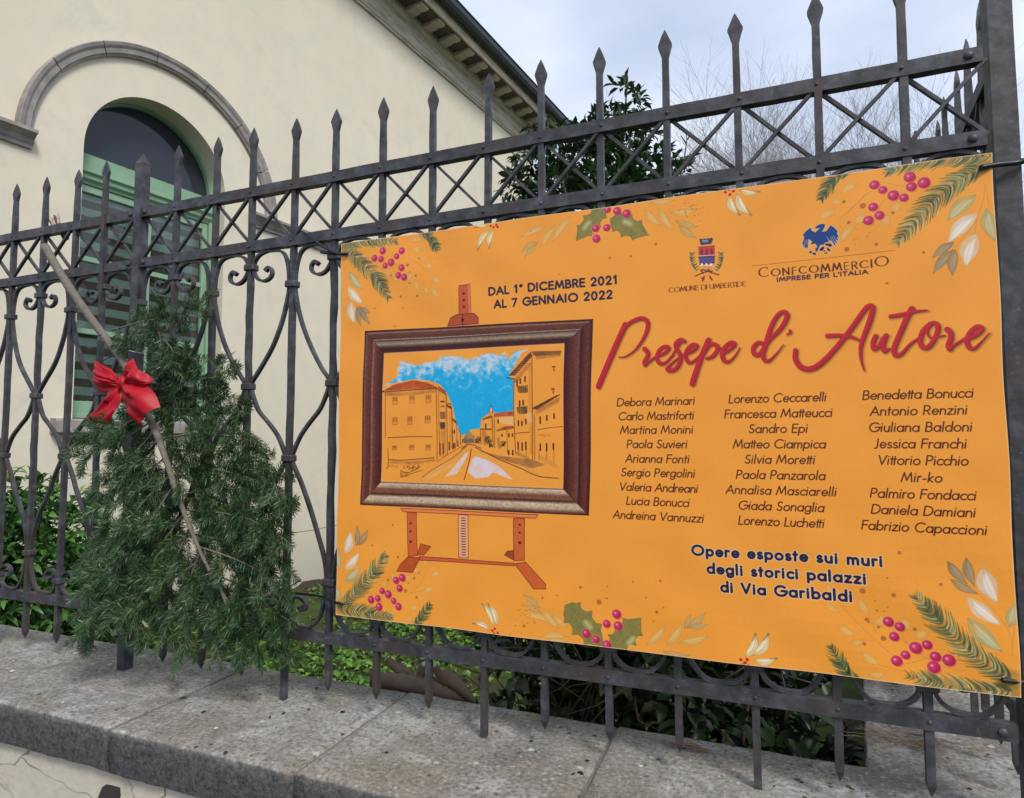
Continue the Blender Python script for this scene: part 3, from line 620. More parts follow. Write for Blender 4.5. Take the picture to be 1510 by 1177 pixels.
for i in range(4): stroke(np.array([FO[i], FI[i]]), 2, (46, 14, 20), .8)
stroke(np.vstack([FI, FI[:1]]), 2.4, (232, 180, 130), .9); stroke(np.vstack([FO, FO[:1]]), 2.4, (44, 10, 16), 1)
# sky of the painting
SK = PB([za(100, 325), za(215, 250), za(220, 165), za(240, 130), za(300, 150), za(380, 165), za(440, 140), za(530, 125), za(570, 95), za(650, 85), za(720, 100), za(800, 120)]+[zq(120, 150), zq(200, 115), zq(280, 125), zq(340, 130), zq(370, 165), zq(420, 100), zq(540, 80), zq(480, 110), zq(380, 290), zq(415, 320), zq(415, 565), zq(260, 585), zq(240, 530), zq(225, 580), zq(160, 630), zq(150, 705), zq(70, 715)]+[za(790, 720), za(730, 740), za(690, 640), za(660, 500), za(620, 400), za(560, 320), za(460, 285), za(350, 275), za(200, 300)])
rc = poly_cov(SK); x0, y0, cov = rc; h_, w_ = cov.shape
yy = np.linspace(0, 1, h_)[:, None]+(MIDN[y0:y0+h_, x0:x0+w_]-.5)*.35; 
cl = np.clip((.36-yy)/.34+(BRS[y0:y0+h_, x0:x0+w_]-.5)*1.5, 0, 1)[..., None]
skyc = np.array([6, 170, 228])/255*(1-cl)+np.array([188, 206, 226])/255*cl
skyc = skyc+(FINE[y0:y0+h_, x0:x0+w_]-.5)[..., None]*.06
ed = np.clip(cov*1.0, 0, 1)[..., None]; sub = ART[y0:y0+h_, x0:x0+w_]; sub += (skyc.astype(np.float32)-sub)*ed*.96
for pts in [[za(230, 190), za(240, 140), za(300, 160)], [za(380, 170), za(450, 150), za(540, 140)], [za(560, 110), za(650, 95), za(760, 120)], [zq(140, 160), zq(220, 130), zq(330, 140)], [za(300, 200), za(420, 220), za(520, 180)], [zq(10, 210), zq(100, 250), zq(240, 220)], [za(720, 340), za(760, 350), za(800, 330)], [zq(350, 380), zq(380, 370)], [zq(120, 500), zq(160, 510)]]:
    stroke(spline(PB(pts), 6), 9, (226, 220, 232), .6, 4, BRS)
rk = prng(77); TOPC = [za(100, 325), za(215, 250), za(225, 165), za(240, 130), za(300, 150), za(380, 165), za(440, 140), za(530, 125), za(570, 95), za(650, 85), za(720, 100), za(800, 120), zq(120, 150), zq(200, 115), zq(280, 125), zq(340, 130), zq(370, 165)]
TP_ = spline(PB(TOPC), 10)
for k in range(230):
    c_ = TP_[rk.integers(len(TP_))]+rk.normal(0, 4, 2)+np.array([0, abs(rk.normal(0, 26))]); a_ = rk.normal(0, .5); ln_ = 4+9*rk.random()
    stroke(np.array([c_-(ln_*math.cos(a_), ln_*math.sin(a_)), c_+(ln_*math.cos(a_), ln_*math.sin(a_))]), 3+6*rk.random(), [(226, 224, 234), (196, 212, 230), (160, 200, 226), (210, 216, 230), (120, 190, 222)][rk.integers(5)], .55, 1.8, .25+1.2*BRS)
for k in range(60):
    c_ = np.array(pb(*zq(60+rk.random()*320, 330+rk.random()*260))); stroke(np.array([c_, c_+rk.normal(0, 7, 2)]), 4+5*rk.random(), [(60, 190, 232), (0, 156, 222), (110, 200, 232)][rk.integers(3)], .4, 2.5, .2+BRS)
INK = (74, 30, 14); RUST = (176, 62, 24)
def ink(pts, z, w_=1.8, col=INK, a=.92):
    w_ *= 1.3; stroke(spline(PB([z(*p) for p in pts]), 5) if len(pts) > 2 else PB([z(*p) for p in pts]), w_, col, a, .7)
poly(PB([za(90, 370), za(180, 320), za(330, 285), za(440, 300), za(540, 345), za(110, 372)]), RUST, .9, .6+.6*BRS)
poly(PB([za(540, 330), za(600, 370), za(610, 400), za(545, 350)]), (150, 60, 26), .9)
for k in range(26): ink([(150+k*14, 345-2*abs(10-k)+prng(k).random()*12), (160+k*14, 300+prng(k+9).random()*40)], za, 1.3, (200, 84, 40), .6)
ink([(90, 375), (110, 380), (530, 350)], za, 3); ink([(530, 350), (610, 405)], za, 3); ink([(105, 380), (100, 620), (98, 760)], za, 1.6); ink([(525, 355), (528, 700), (525, 940)], za, 2)
ink([(545, 360), (545, 700), (550, 920)], za, 1.4); ink([(608, 405), (612, 600), (610, 900)], za, 1.8); ink([(120, 760), (300, 752), (485, 752)], za, 2.2); ink([(120, 940), (250, 945), (500, 925)], za, 2.2); ink([(118, 850), (120, 1000), (100, 1005)], za, 1.8)
ink([(615, 485), (650, 510), (655, 850)], za, 2.2); ink([(655, 600), (690, 640), (690, 830)], za, 2); ink([(690, 680), (720, 720), (722, 820)], za, 1.8)
poly(PB([za(610, 480), za(650, 505), za(650, 525), za(612, 505)]), INK, .8); poly(PB([za(652, 600), za(685, 625), za(685, 645), za(655, 620)]), (120, 50, 20), .8)
for (x, y, w2, h2) in [(185, 455, 40, 60), (325, 445, 44, 62), (460, 440, 44, 66), (180, 625, 44, 60), (305, 620, 40, 66), (452, 610, 46, 62), (172, 845, 36, 36), (315, 842, 40, 40), (452, 842, 40, 44)]:
    P = PB([za(x-w2/2, y-h2/2), za(x+w2/2, y-h2/2-2), za(x+w2/2, y+h2/2-2), za(x-w2/2, y+h2/2)]); poly(P, (190, 104, 36), .5, BRS+.2); stroke(np.vstack([P, P[:1]]), 1.3, INK, .5); 
    for k in range(3): ink([(x-w2*.3+k*w2*.3, y-h2*.4), (x-w2*.3+k*w2*.3, y-h2*.0)], za, 2.2, INK, .7)
for (x, y) in [(578, 575), (575, 660)]:
    poly(PB([za(x-24, y-30), za(x+24, y-28), za(x+22, y+28), za(x-20, y+30)]), (70, 40, 34), .75, .4+BRS)
ink([(565, 460), (590, 462)], za, 5); ink([(565, 500), (590, 500)], za, 3)
for (x, ya, yb) in [(550, 810, 900), (578, 810, 890), (627, 800, 860), (660, 810, 850), (674, 808, 845), (700, 790, 830), (655, 705, 725), (672, 700, 722)]: ink([(x, ya), (x, yb)], za, 4.5, (60, 18, 16), .85)
poly(PB([za(548, 710), za(600, 700), za(600, 770), za(552, 780)]), (150, 100, 60), .45, BRS)
for i in range(22): a0 = prng(50+i).random(2)*(130, 50)+(240, 960); stroke(PB([za(*a0), za(a0[0]+16, a0[1]+14), za(a0[0]+4, a0[1]+24)]), 1.4, INK, .7)
ink([(225, 1030), (290, 1050), (385, 1000)], za, 1.6); ink([(230, 1085), (400, 1030)], za, 1.6); ink([(225, 1030), (228, 1090)], za, 1.6)
for k in range(6): ink([(228+k*11, 1045), (232+k*11, 1085)], za, 1.2)
for k in range(12): ink([(170+k*22, 950+k % 3*4), (130+k*24, 975+k % 2*6)], za, 1.2, (150, 80, 30), .5)
for pts, z, w_, c, a in [([(110, 400), (300, 395), (520, 370)], za, 16, (150, 84, 40), .5), ([(560, 380), (600, 420), (604, 600)], za, 12, (196, 120, 50), .5), ([(580, 700), (578, 900)], za, 22, (170, 96, 44), .45), ([(640, 560), (645, 840)], za, 14, (190, 110, 50), .5), ([(690, 660), (700, 820)], za, 14, (214, 150, 110), .6),
    ([(130, 960), (330, 965), (500, 945)], za, 12, (160, 96, 44), .5), ([(120, 990), (200, 1000)], za, 8, (160, 96, 44), .4), ([(430, 330), (540, 200)], zq, 16, (150, 84, 44), .6), ([(600, 150), (780, 130)], zq, 10, (150, 90, 50), .6), ([(545, 200), (550, 900)], zq, 10, (196, 116, 46), .5), ([(600, 580), (760, 490)], zq, 16, (160, 96, 44), .5),
    ([(440, 900), (520, 940)], zq, 14, (170, 100, 50), .5), ([(620, 930), (740, 1000)], zq, 16, (196, 130, 70), .5), ([(540, 600), (545, 640)], zq, 22, (240, 190, 150), .6), ([(180, 740), (190, 820)], zq, 20, (150, 80, 40), .5), ([(290, 790), (300, 850)], zq, 14, (120, 84, 60), .6), ([(200, 650), (210, 690)], zq, 14, (236, 190, 160), .6),
    ([(400, 1095), (600, 970), (740, 880)], za, 8, (214, 160, 110), .6), ([(470, 1090), (660, 980)], za, 6, (236, 196, 150), .7), ([(150, 890), (420, 970), (620, 1080)], zq, 9, (204, 140, 86), .5), ([(100, 900), (400, 1050), (560, 1110)], zq, 7, (222, 170, 120), .5)]:
    stroke(spline(PB([z(*p) for p in pts]), 5) if len(pts) > 2 else PB([z(*p) for p in pts]), w_, c, a, 3.5, .3+1.1*BRS)
# road
poly(PB([za(590, 1085), za(760, 890), za(790, 875), za(770, 920), za(690, 1060), za(640, 1075)]), (226, 214, 228), .9, .55+.6*BRS)
poly(PB([zq(50, 1050), zq(80, 950), zq(110, 925), zq(190, 950), zq(290, 1000), zq(410, 1110), zq(330, 1085), zq(250, 1050), zq(210, 1090), zq(110, 1100)]), (224, 214, 234), .92, .6+.6*BRS)
poly(PB([za(400, 1110), za(520, 1000), za(640, 940), za(560, 1020), za(470, 1100)]), (236, 182, 118), .6, BRS)
poly(PB([zq(140, 880), zq(300, 920), zq(560, 950), zq(660, 990), zq(560, 1020), zq(430, 985), zq(260, 930)]), (130, 90, 52), .55, .5+BRS)
ink([(110, 855), (300, 950), (470, 1020), (600, 1080), (765, 1098)], zq, 2.4); ink([(75, 870), (60, 960), (20, 1110)], zq, 3, (130, 50, 20)); ink([(770, 830), (690, 900), (600, 960), (480, 1030), (400, 1090)], za, 2, (140, 70, 30)); ink([(770, 830), (700, 850), (520, 960)], za, 1.6, (120, 60, 30))
ink([(0, 870), (60, 830), (150, 860)], zq, 2)
for k in range(16): ink([(300+k*24, 935+k*3), (260+k*24, 960+k*3.2)], zq, 1.2, (110, 60, 30), .5)
# right-hand houses
poly(PB([zq(375, 290), zq(520, 130), zq(550, 100), zq(560, 140), zq(430, 290)]), (104, 54, 36), .9, .5+.7*BRS)
for k in range(9): ink([(385+k*17, 285-k*18), (420+k*17, 280-k*18)], zq, 2.6, (50, 20, 16), .7)
poly(PB([zq(550, 100), zq(790, 92), zq(785, 118), zq(590, 140)]), (110, 76, 46), .8, .4+.8*BRS)
for k in range(12): ink([(570+k*18, 130), (590+k*18, 100)], zq, 2.4, (60, 28, 18), .7)
ink([(365, 305), (420, 315)], zq, 2.6); ink([(550, 140), (560, 160), (565, 560), (560, 950)], zq, 2); ink([(420, 315), (418, 600), (425, 900)], zq, 2); ink([(580, 600), (578, 950)], zq, 1.6)
poly(PB([zq(560, 545), zq(760, 440), zq(765, 455), zq(600, 560)]), (100, 50, 26), .85, .5+.7*BRS); ink([(565, 555), (780, 440)], zq, 2.6)
poly(PB([zq(600, 560), zq(790, 450), zq(780, 480), zq(620, 575)]), (170, 104, 50), .5)
for (x, y) in [(735, 235), (730, 410)]: ink([(x-10, y-15), (x+8, y-15)], zq, 4); ink([(x, y), (x+2, y+18)], zq, 3)
for (x, y) in [(490, 395), (485, 560)]:
    poly(PB([zq(x-45, y-22), zq(x+40, y-32), zq(x+38, y+28), zq(x-25, y+34)]), (80, 62, 40), .7, .4+BRS)
    for k in range(6): ink([(x-40+k*15, y-20), (x-36+k*15, y+24)], zq, 1.4, (40, 24, 20))
for (x, ya, yb) in [(445, 325, 370), (470, 315, 350), (508, 300, 335), (465, 490, 530), (493, 485, 520), (452, 645, 680), (480, 650, 680), (512, 635, 670), (447, 815, 870), (478, 820, 875), (508, 815, 870), (625, 615, 665), (678, 605, 640), (735, 590, 625), (622, 830, 875), (672, 825, 880), (725, 825, 870), (375, 750, 770), (403, 750, 765), (372, 880, 910), (404, 880, 912), (195, 670, 700), (293, 640, 660), (320, 755, 765), (222, 825, 850)]: ink([(x, ya), (x, yb)], zq, 4.8, (52, 14, 20), .85)
for (x, ya, yb) in [(450, 870, 915), (510, 870, 915), (612, 870, 960), (672, 880, 950), (728, 870, 980)]: ink([(x, ya), (x, yb)], zq, 2, (120, 60, 40), .6)
ink([(430, 745), (480, 738), (540, 735)], zq, 1.8); ink([(600, 715), (700, 700), (800, 690)], zq, 1.6)
for k in range(9): ink([(612+k*11, 745+prng(k).random()*12), (618+k*11, 775-prng(k+4).random()*12)], zq, 1.4, (150, 60, 36), .6)
poly(PB([zq(260, 590), zq(330, 575), zq(420, 570), zq(420, 605), zq(260, 615)]), (168, 66, 36), .9, .5+.7*BRS); poly(PB([zq(165, 632), zq(240, 600), zq(245, 620), zq(170, 640)]), (130, 60, 30), .85)
poly(PB([zq(275, 720), zq(340, 690), zq(410, 685), zq(420, 705), zq(280, 728)]), (120, 56, 30), .85, .5+.6*BRS); poly(PB([zq(150, 705), zq(240, 705), zq(240, 720), zq(150, 716)]), (120, 56, 30), .8)
poly(PB([zq(300, 620), zq(415, 612), zq(415, 680), zq(300, 660)]), (238, 188, 128), .8)
ink([(150, 710), (155, 830)], zq, 1.6); ink([(245, 610), (250, 850)], zq, 2.2, (70, 50, 40)); ink([(262, 620), (262, 860)], zq, 1.4); ink([(360, 720), (362, 900)], zq, 1.4)
disc(pb(*zq(239, 555)), 2.6*PX, (230, 200, 170)); ink([(228, 540), (228, 595)], zq, 1.4); ink([(250, 540), (250, 590)], zq, 1.4); ink([(239, 528), (239, 535)], zq, 3)
for (x, y, r) in [(130, 795, 34), (215, 795, 34), (333, 828, 26), (235, 838, 16)]:
    for k in range(16): a0 = prng(int(x*3+k)).random(3); stroke(PB([zq(x+(a0[0]-.5)*r*1.6, y+(a0[1]-.5)*r*1.8), zq(x+(a0[1]-.5)*r*1.7, y+(a0[2]-.5)*r*1.8)]), 2.4, (56, 44, 24), .75)
poly(PB([za(730, 790), za(790, 700), za(840, 750), za(840, 800), za(760, 815)]), (110, 104, 96), .7, .4+.8*BRS)
for k in range(10): ink([(735+k*10, 760+prng(k).random()*20), (738+k*10, 800)], za, 1.6, (50, 36, 36), .7)

# --- lettering
NAME, NAVY, TITLE = (80, 34, 20), (38, 30, 60), (186, 22, 38)
def halo(P, W): pass
for s, z, L, Rr in [('Debora Marinari', z1, (115, 163), (752, 148)), ('Carlo Mastriforti', z1, (125, 280), (742, 268)), ('Martina Monini', z1, (138, 390), (732, 387)), ('Paola Suvieri', z1, (190, 508), (682, 507)), ('Arianna Fonti', z1, (178, 628), (698, 630)), ('Sergio Pergolini', z1, (143, 740), (745, 750)), ('Valeria Andreani', z1, (130, 860), (770, 875)), ('Lucia Bonucci', z1, (190, 975), (705, 993)), ('Andreina Vannuzzi', z1, (82, 1088), (825, 1122)),
                    ('Lorenzo Ceccarelli', z2, (82, 158), (845, 140)), ('Francesca Ma#eucci', z2, (47, 278), (890, 263)), ('Sandro Epi', z2, (235, 392), (692, 390)), ('Ma#eo Ciampica', z2, (110, 510), (832, 515)), ('Silvia More#i', z2, (200, 632), (746, 637)), ('Paola Panzarola', z2, (133, 750), (828, 765)), ('Annalisa Masciarelli', z2, (55, 868), (918, 893)), ('Giada Sonaglia', z2, (155, 993), (825, 1017)), ('Lorenzo Luche#i', z2, (158, 1112), (828, 1142)),
                    ('Benede#a Bonucci', z3, (63, 143), (860, 127)), ('Antonio Renzini', z3, (115, 258), (812, 250)), ('Giuliana Baldoni', z3, (103, 375), (843, 373)), ('Jessica Franchi', z3, (140, 493), (800, 495)), ('Vi#orio Picchio', z3, (165, 612), (812, 618)), ('Mir-ko', z3, (333, 737), (623, 740)), ('Palmiro Fondacci', z3, (112, 852), (872, 867)), ('Daniela Damiani', z3, (122, 967), (870, 992)), ('Fabrizio Capaccioni', z3, (55, 1083), (955, 1120))]:
    text(s, z(*L), z(*Rr), 13.8, .10, NAME, slant=.17, wide=1.06)
def zb_(x, y): return (1000+x/4.719, 780+y/4.719)
def zd(x, y): return (680+x/3.595, 380+y/3.595)
def zf(x, y): return (1000+x/4.314, 300+y/4.314)
for (col, wt, al) in [((240, 208, 170), .29, .5), (NAVY, .19, 1)]:
    for s, L, Rr in [('Opere esposte sui muri', (102, 178), (1420, 256)), ('degli storici palazzi', (208, 303), (1303, 380)), ('di Via Garibaldi', (300, 432), (1205, 505))]:
        text(s, zb_(*L), zb_(*Rr), 15.4, wt, col)
text('DAL 1* DICEMBRE 2021', zd(147, 200), zd(828, 134), 14.4, .185, NAVY); text('AL 7 GENNAIO 2022', zd(175, 268), zd(798, 213), 14.4, .185, NAVY)
text('CONFCOMMERCIO', zf(512, 470), zf(1338, 394), 11.6, .13, (84, 34, 26), serif=True, wide=1.12, caps={0: 1.36, 12: 1.36})
text("IMPRESE PER L'ITALIA", zf(627, 498), zf(1203, 444), 6.4, .21, (58, 34, 60), wide=1.5)
text('COMUNE DI UMBERTIDE', zd(1100, 189), zf(428, 523), 8.2, .12, (104, 48, 24), serif=True)
stroke(PB([zf(472, 398), zf(1380, 298)]), 1.8, (160, 84, 30), .9)
def zs(x, y): return (870+x/4.719, 440+y/4.719)
def zt(x, y): return (1150+x/4.576, 430+y/4.576)
SCRIPT = [(zs, [(240, 180), (200, 275), (160, 370), (62, 610)], [34, 40, 42, 40]), (zs, [(215, 240), (240, 200), (290, 160), (355, 138), (395, 165), (390, 230), (350, 310), (300, 370), (240, 405), (200, 405)], [30, 26, 28, 30, 30, 26, 18, 11, 7, 4]),
 (zs, [(378, 350), (400, 375), (400, 405), (380, 440), (382, 458)], [30, 30, 28, 28, 26]), (zs, [(385, 460), (420, 435), (470, 395)], [22, 16, 14]),
 (zs, [(465, 405), (520, 380), (547, 348), (520, 335), (482, 362), (466, 415), (490, 452), (530, 445), (575, 395)], [18, 22, 26, 24, 26, 28, 26, 18, 12]),
 (zs, [(575, 395), (605, 340), (640, 295)], [12, 14, 14]), (zs, [(655, 300), (630, 288), (598, 310), (598, 345), (625, 390), (628, 440), (600, 488), (565, 502), (540, 490), (575, 450), (640, 395)], [24, 26, 28, 28, 28, 28, 28, 28, 26, 14, 10]),
 (zs, [(655, 392), (710, 368), (742, 335), (718, 322), (684, 348), (664, 398), (685, 442), (720, 440), (770, 395)], [18, 22, 26, 26, 28, 28, 26, 18, 12]),
 (zs, [(822, 290), (770, 420), (715, 592)], [34, 36, 38]), (zs, [(795, 365), (840, 320), (880, 328), (884, 362), (850, 405), (812, 418)], [20, 24, 28, 28, 24, 18]), (zs, [(884, 350), (930, 345)], [9, 9]),
 (zs, [(925, 385), (975, 355), (1003, 320), (980, 308), (942, 335), (920, 385), (932, 430), (965, 440), (1005, 405), (1042, 342)], [18, 22, 28, 28, 28, 30, 28, 20, 10, 4]),
 (zs, [(1215, 320), (1172, 308), (1137, 340), (1140, 382), (1172, 392), (1205, 350), (1250, 285), (1325, 205), (1365, 125), (1342, 92), (1298, 120), (1255, 200), (1218, 330), (1204, 392), (1218, 430), (1250, 430), (1300, 380), (1345, 320)], [24, 26, 28, 28, 28, 24, 24, 28, 32, 28, 28, 30, 30, 28, 26, 18, 8, 3]),
 (zs, [(1385, 220), (1390, 236), (1366, 250)], [14, 14, 5]),
 (zt, [(105, 395), (105, 450), (140, 505), (200, 522), (270, 490), (360, 400), (470, 260), (560, 130), (600, 95), (620, 115), (600, 200), (565, 300), (545, 380), (550, 460), (570, 530)], [28, 32, 34, 36, 36, 32, 30, 30, 30, 30, 32, 28, 22, 14, 5]),
 (zt, [(318, 297), (400, 295), (480, 305), (540, 330)], [28, 26, 20, 12]), (zt, [(645, 300), (628, 345), (635, 385), (665, 372), (700, 310)], [28, 28, 26, 22, 24]), (zt, [(715, 295), (697, 350), (705, 400), (740, 385)], [28, 28, 26, 14]),
 (zt, [(885, 112), (860, 160), (810, 280), (772, 380), (782, 428), (820, 420), (880, 355), (935, 315)], [28, 32, 30, 30, 28, 20, 16, 12]), (zt, [(742, 167), (820, 155), (900, 135), (990, 125)], [24, 26, 20, 6]),
 (zt, [(1012, 215), (962, 270), (947, 340), (972, 378), (1012, 365), (1056, 290), (1062, 230), (1028, 212), (992, 260), (1012, 308), (1060, 308), (1110, 295)], [24, 28, 28, 28, 26, 26, 28, 26, 16, 10, 8, 8]),
 (zt, [(1128, 255), (1150, 278), (1152, 320), (1136, 360), (1145, 384)], [32, 30, 28, 28, 28]), (zt, [(1145, 384), (1195, 350), (1258, 310)], [22, 16, 12]),
 (zt, [(1258, 325), (1325, 292), (1360, 252), (1332, 235), (1288, 270), (1262, 330), (1278, 375), (1312, 382), (1360, 338), (1412, 278)], [18, 24, 28, 26, 28, 28, 26, 18, 8, 4])]
SP = [(spline(PB([z(*p) for p in pts]), 7), np.interp(np.linspace(0, len(W)-1, (len(W)-1)*7+1), range(len(W)), W)*(.47 if z is zs else .465)) for z, pts, W in SCRIPT]
for P, W in SP: stroke(P+np.array([5., 5.]), W+1, (96, 58, 18), .62, 5.5)
for P, W in SP: stroke(P+np.array([2., 2.]), W+.5, (110, 24, 22), .9, 1.6)
for P, W in SP: stroke(P, W, TITLE, 1, .8)
for P, W in SP: stroke(P-np.array([W*.12, W*.12]).T, W*.3, (222, 66, 76), .35, 1.6)
# --- blue eagle emblem
def zg(x, y): return (1160+x/13.08, 310+y/13.08)
BLUE = (24, 62, 124)
EG = [(560, 350), (565, 320), (610, 280), (680, 255), (745, 258), (752, 290), (735, 340), (690, 410), (770, 400), (815, 350), (850, 285), (920, 320), (985, 390), (1000, 420), (975, 430), (1000, 490), (1022, 545), (975, 500), (1000, 590), (960, 560), (985, 655), (930, 590), (950, 695), (900, 640), (870, 590), (800, 560), (830, 610), (750, 620), (720, 660), (650, 670), (620, 740), (590, 800), (560, 790), (555, 740), (600, 700), (560, 640), (470, 660), (500, 600), (440, 550), (425, 640), (410, 745), (385, 700), (365, 745), (350, 680), (325, 715), (330, 650), (300, 650), (340, 560), (350, 490), (310, 495), (350, 430), (410, 370), (475, 330), (500, 390), (560, 425), (620, 370), (660, 330), (600, 345)]
P = PB([zg(*p) for p in EG]); stroke(np.vstack([P, P[:1]]), 4, (226, 196, 180), .7, 1.2); poly(P, BLUE)
for q4 in [[(750, 640), (860, 640), (885, 680), (850, 705), (745, 665)], [(770, 705), (850, 760), (840, 795), (790, 770)], [(640, 740), (720, 690), (735, 720), (690, 790), (640, 770)], [(500, 810), (570, 820), (565, 868), (505, 845)], [(445, 790), (490, 775), (480, 830), (440, 820)], [(725, 820), (790, 800), (780, 830), (735, 838)], [(715, 770), (750, 770), (745, 795), (715, 795)]]:
    P = PB([zg(*p) for p in q4]); stroke(np.vstack([P, P[:1]]), 3, (226, 196, 180), .6, 1); poly(P, (30, 34, 76))
for a0, b0 in [((400, 560), (395, 660)), ((370, 570), (350, 680)), ((430, 560), (420, 680)), ((880, 500), (930, 610)), ((915, 490), (960, 590)), ((850, 520), (910, 640)), ((790, 510), (830, 600))]: stroke(PB([zg(*a0), zg(*b0)]), 2.2, (200, 176, 176), .8, .8)
# --- town crest
def zh(x, y): return (1000+x/13.08, 340+y/13.08)
def cpoly(pts, col, a=1.): poly(PB([zh(*p) for p in pts]), col, a)
cpoly([(420, 175), (690, 155), (650, 265), (450, 290)], (66, 62, 80)); cpoly([(470, 185), (600, 175), (590, 230), (480, 240)], (150, 160, 180), .8)
for k in range(4): cpoly([(440+k*62, 165-k*3), (470+k*62, 163-k*3), (468+k*62, 190), (444+k*62, 190)], (52, 46, 58))
cpoly([(400, 320), (715, 290), (715, 480), (400, 500)], (196, 66, 62)); cpoly([(400, 510), (715, 488), (710, 640), (420, 680)], (98, 76, 118))
for x in (465, 560, 655): stroke(PB([zh(x, 380), zh(x, 470)]), 7, (120, 36, 60), .9)
stroke(PB([zh(400, 500), zh(715, 478)]), 3, (226, 190, 190)); stroke(PB([zh(400, 520), zh(715, 498)]), 3, (70, 30, 60))
for x in (460, 548, 635): cpoly([(x-28, 690), (x-14, 640), (x+14, 636), (x+30, 680)], (244, 238, 240))
cpoly([(480, 710), (650, 700), (640, 780), (500, 790)], (226, 150, 100))
for sgn, cx in ((-1, 270), (1, 840)):
    for k in range(8):
        y = 460+k*45; xx = cx+(-sgn)*(k*k*2.6-6*k)
        for dx in (-1, 1): stroke(PB([zh(xx, y), zh(xx+dx*45-sgn*8, y-34)]), [6, 3], [(84, 92, 62), (120, 128, 92), (66, 70, 52)][k % 3], .9, .9)
stroke(spline(PB([zh(330, 890), zh(430, 840), zh(560, 800), zh(660, 790)]), 5), 4, (110, 50, 30)); stroke(spline(PB([zh(780, 860), zh(680, 830), zh(560, 790), zh(470, 760)]), 5), 4, (110, 50, 30))
for a0, b0 in [((500, 890), (470, 980)), ((450, 920), (490, 940)), ((605, 890), (650, 960)), ((440, 770), (480, 830)), ((580, 760), (640, 820))]: stroke(PB([zh(*a0), zh(*b0)]), 5.5, (122, 34, 34), .9)
# hem edges
for a0, b0 in [((0, 0), (IW, 0)), ((0, 0), (0, IH)), ((IW, 0), (IW, IH)), ((0, IH), (IW, IH))]: stroke(np.array([a0, b0], float), 4.5, (238, 204, 168), .8, .8)
ART = np.clip(ART, 0, 1)
img = bpy.data.images.new('banner_print', IW, IH, alpha=False)
buf = np.ones((IH, IW, 4), np.float32); buf[..., :3] = ART[::-1]; img.pixels.foreach_set(buf.ravel()); img.update(); img.pack()
q = NT('printed_vinyl'); ti = q.n('ShaderNodeTexImage'); ti.image = img; ti.interpolation = 'Cubic'; ti.extension = 'EXTEND'
q.l(q.tc.outputs['UV'], ti.inputs[0]); wc = q.coord('Object')
PRINT = q.out(ti.outputs[0], .42, q.bump(q.noise(900, 2, .5, wc), .12, .0006, q.bump(q.noise(3.2, 2, .5, wc), .15, .010)), 0, .35)

# ------------------------------------------------------------------ ground
g = MB(); g.add([(-260, -.245, -1.12), (260, -.245, -1.12), (260, 500, -1.12), (-260, 500, -1.12)], [(0, 1, 2, 3)])
tag(g.build('garden_ground', GROUND), kind='structure')
g = MB(); g.add([(-260, -200, -1.22), (260, -200, -1.22), (260, -.23, -1.22), (-260, -.23, -1.22)], [(0, 1, 2, 3)])
tag(g.build('street', ASPHALT), kind='structure')
g = MB(); g.box((132.2, -.32, -1.17), (260, .16, .11)); tag(g.build('kerb', simple('kerb_stone', (.25, .24, .22), .9, .3, 20, .004), bevel=.01), kind='structure')

# ------------------------------------------------------------------ low wall with stone coping
WZ = -.149
wall = tag(empty('low_wall', (0, 0, -1.22)), 'low cream plastered garden wall with cracked face and thick grey stone coping under the iron fence', 'garden wall')
m = MB(); m.box((-.765, -.05, -.73+1.22), (5.71, .36, .992)); m.build('plaster_face', PLASTER_LOW, wall, loc=(0, 0, 0))
def coping(x0, x1, y0, y1, zt, th=.088, name='coping_stone', parent=None, seed=0, off=(0, 0, 0)):
    r = random.Random(seed); nx, ny = max(6, int((x1-x0)/.022)), max(6, int((y1-y0)/.022))
    V, F = [], []
    def e(k): return (r.random()-.5)*k
    c = .005
    for j in range(ny+1):
        for i in range(nx+1):
            x = x0+c+(x1-x0-2*c)*i/nx; y = y0+c+(y1-y0-2*c)*j/ny
            V.append((x+off[0], y+off[1], zt+off[2]+e(.0016)-(.0015 if i in (0, nx) or j in (0, ny) else 0)))
    idx = lambda i, j: j*(nx+1)+i
    for j in range(ny):
        for i in range(nx): F.append((idx(i, j), idx(i+1, j), idx(i+1, j+1), idx(i, j+1)))
    loop = [(i, 0) for i in range(nx)]+[(nx, j) for j in range(ny)]+[(i, ny) for i in range(nx, 0, -1)]+[(0, j) for j in range(ny, 0, -1)]
    prev = [idx(i, j) for i, j in loop]
    for (dz, ex) in ((-.006, c), (-.03, c+.001), (-.06, c+.001), (-th, c-.002)):
        cur = []
        for i, j in loop:
            b = V[idx(i, j)]; sx_ = -1 if i == 0 else (1 if i == nx else 0); sy_ = -1 if j == 0 else (1 if j == ny else 0)
            cur.append(len(V)); V.append((b[0]+sx_*(ex+e(.002)), b[1]+sy_*(ex+e(.0028)), zt+off[2]+dz+(e(.0025) if dz == -th else 0)))
        for k in range(len(loop)):
            k2 = (k+1) % len(loop); F.append((prev[k], cur[k], cur[k2], prev[k2]))
        prev = cur
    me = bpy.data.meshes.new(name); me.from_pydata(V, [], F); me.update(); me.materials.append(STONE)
    me.polygons.foreach_set('use_smooth', [True]*len(me.polygons))
    o = bpy.data.objects.new(name, me); link(o); o.parent = parent
    return o
xs = [-3.64, -3.05, -2.58, -2.11, -1.64, -1.17, -.70, -.20, .282, .752, 1.242]
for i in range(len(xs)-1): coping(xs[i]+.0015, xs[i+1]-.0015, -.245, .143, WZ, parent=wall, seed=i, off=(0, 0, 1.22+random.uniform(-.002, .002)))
coping(1.2435, 2.13, -.245, .146, WZ, parent=wall, seed=40, off=(0, 0, 1.22))
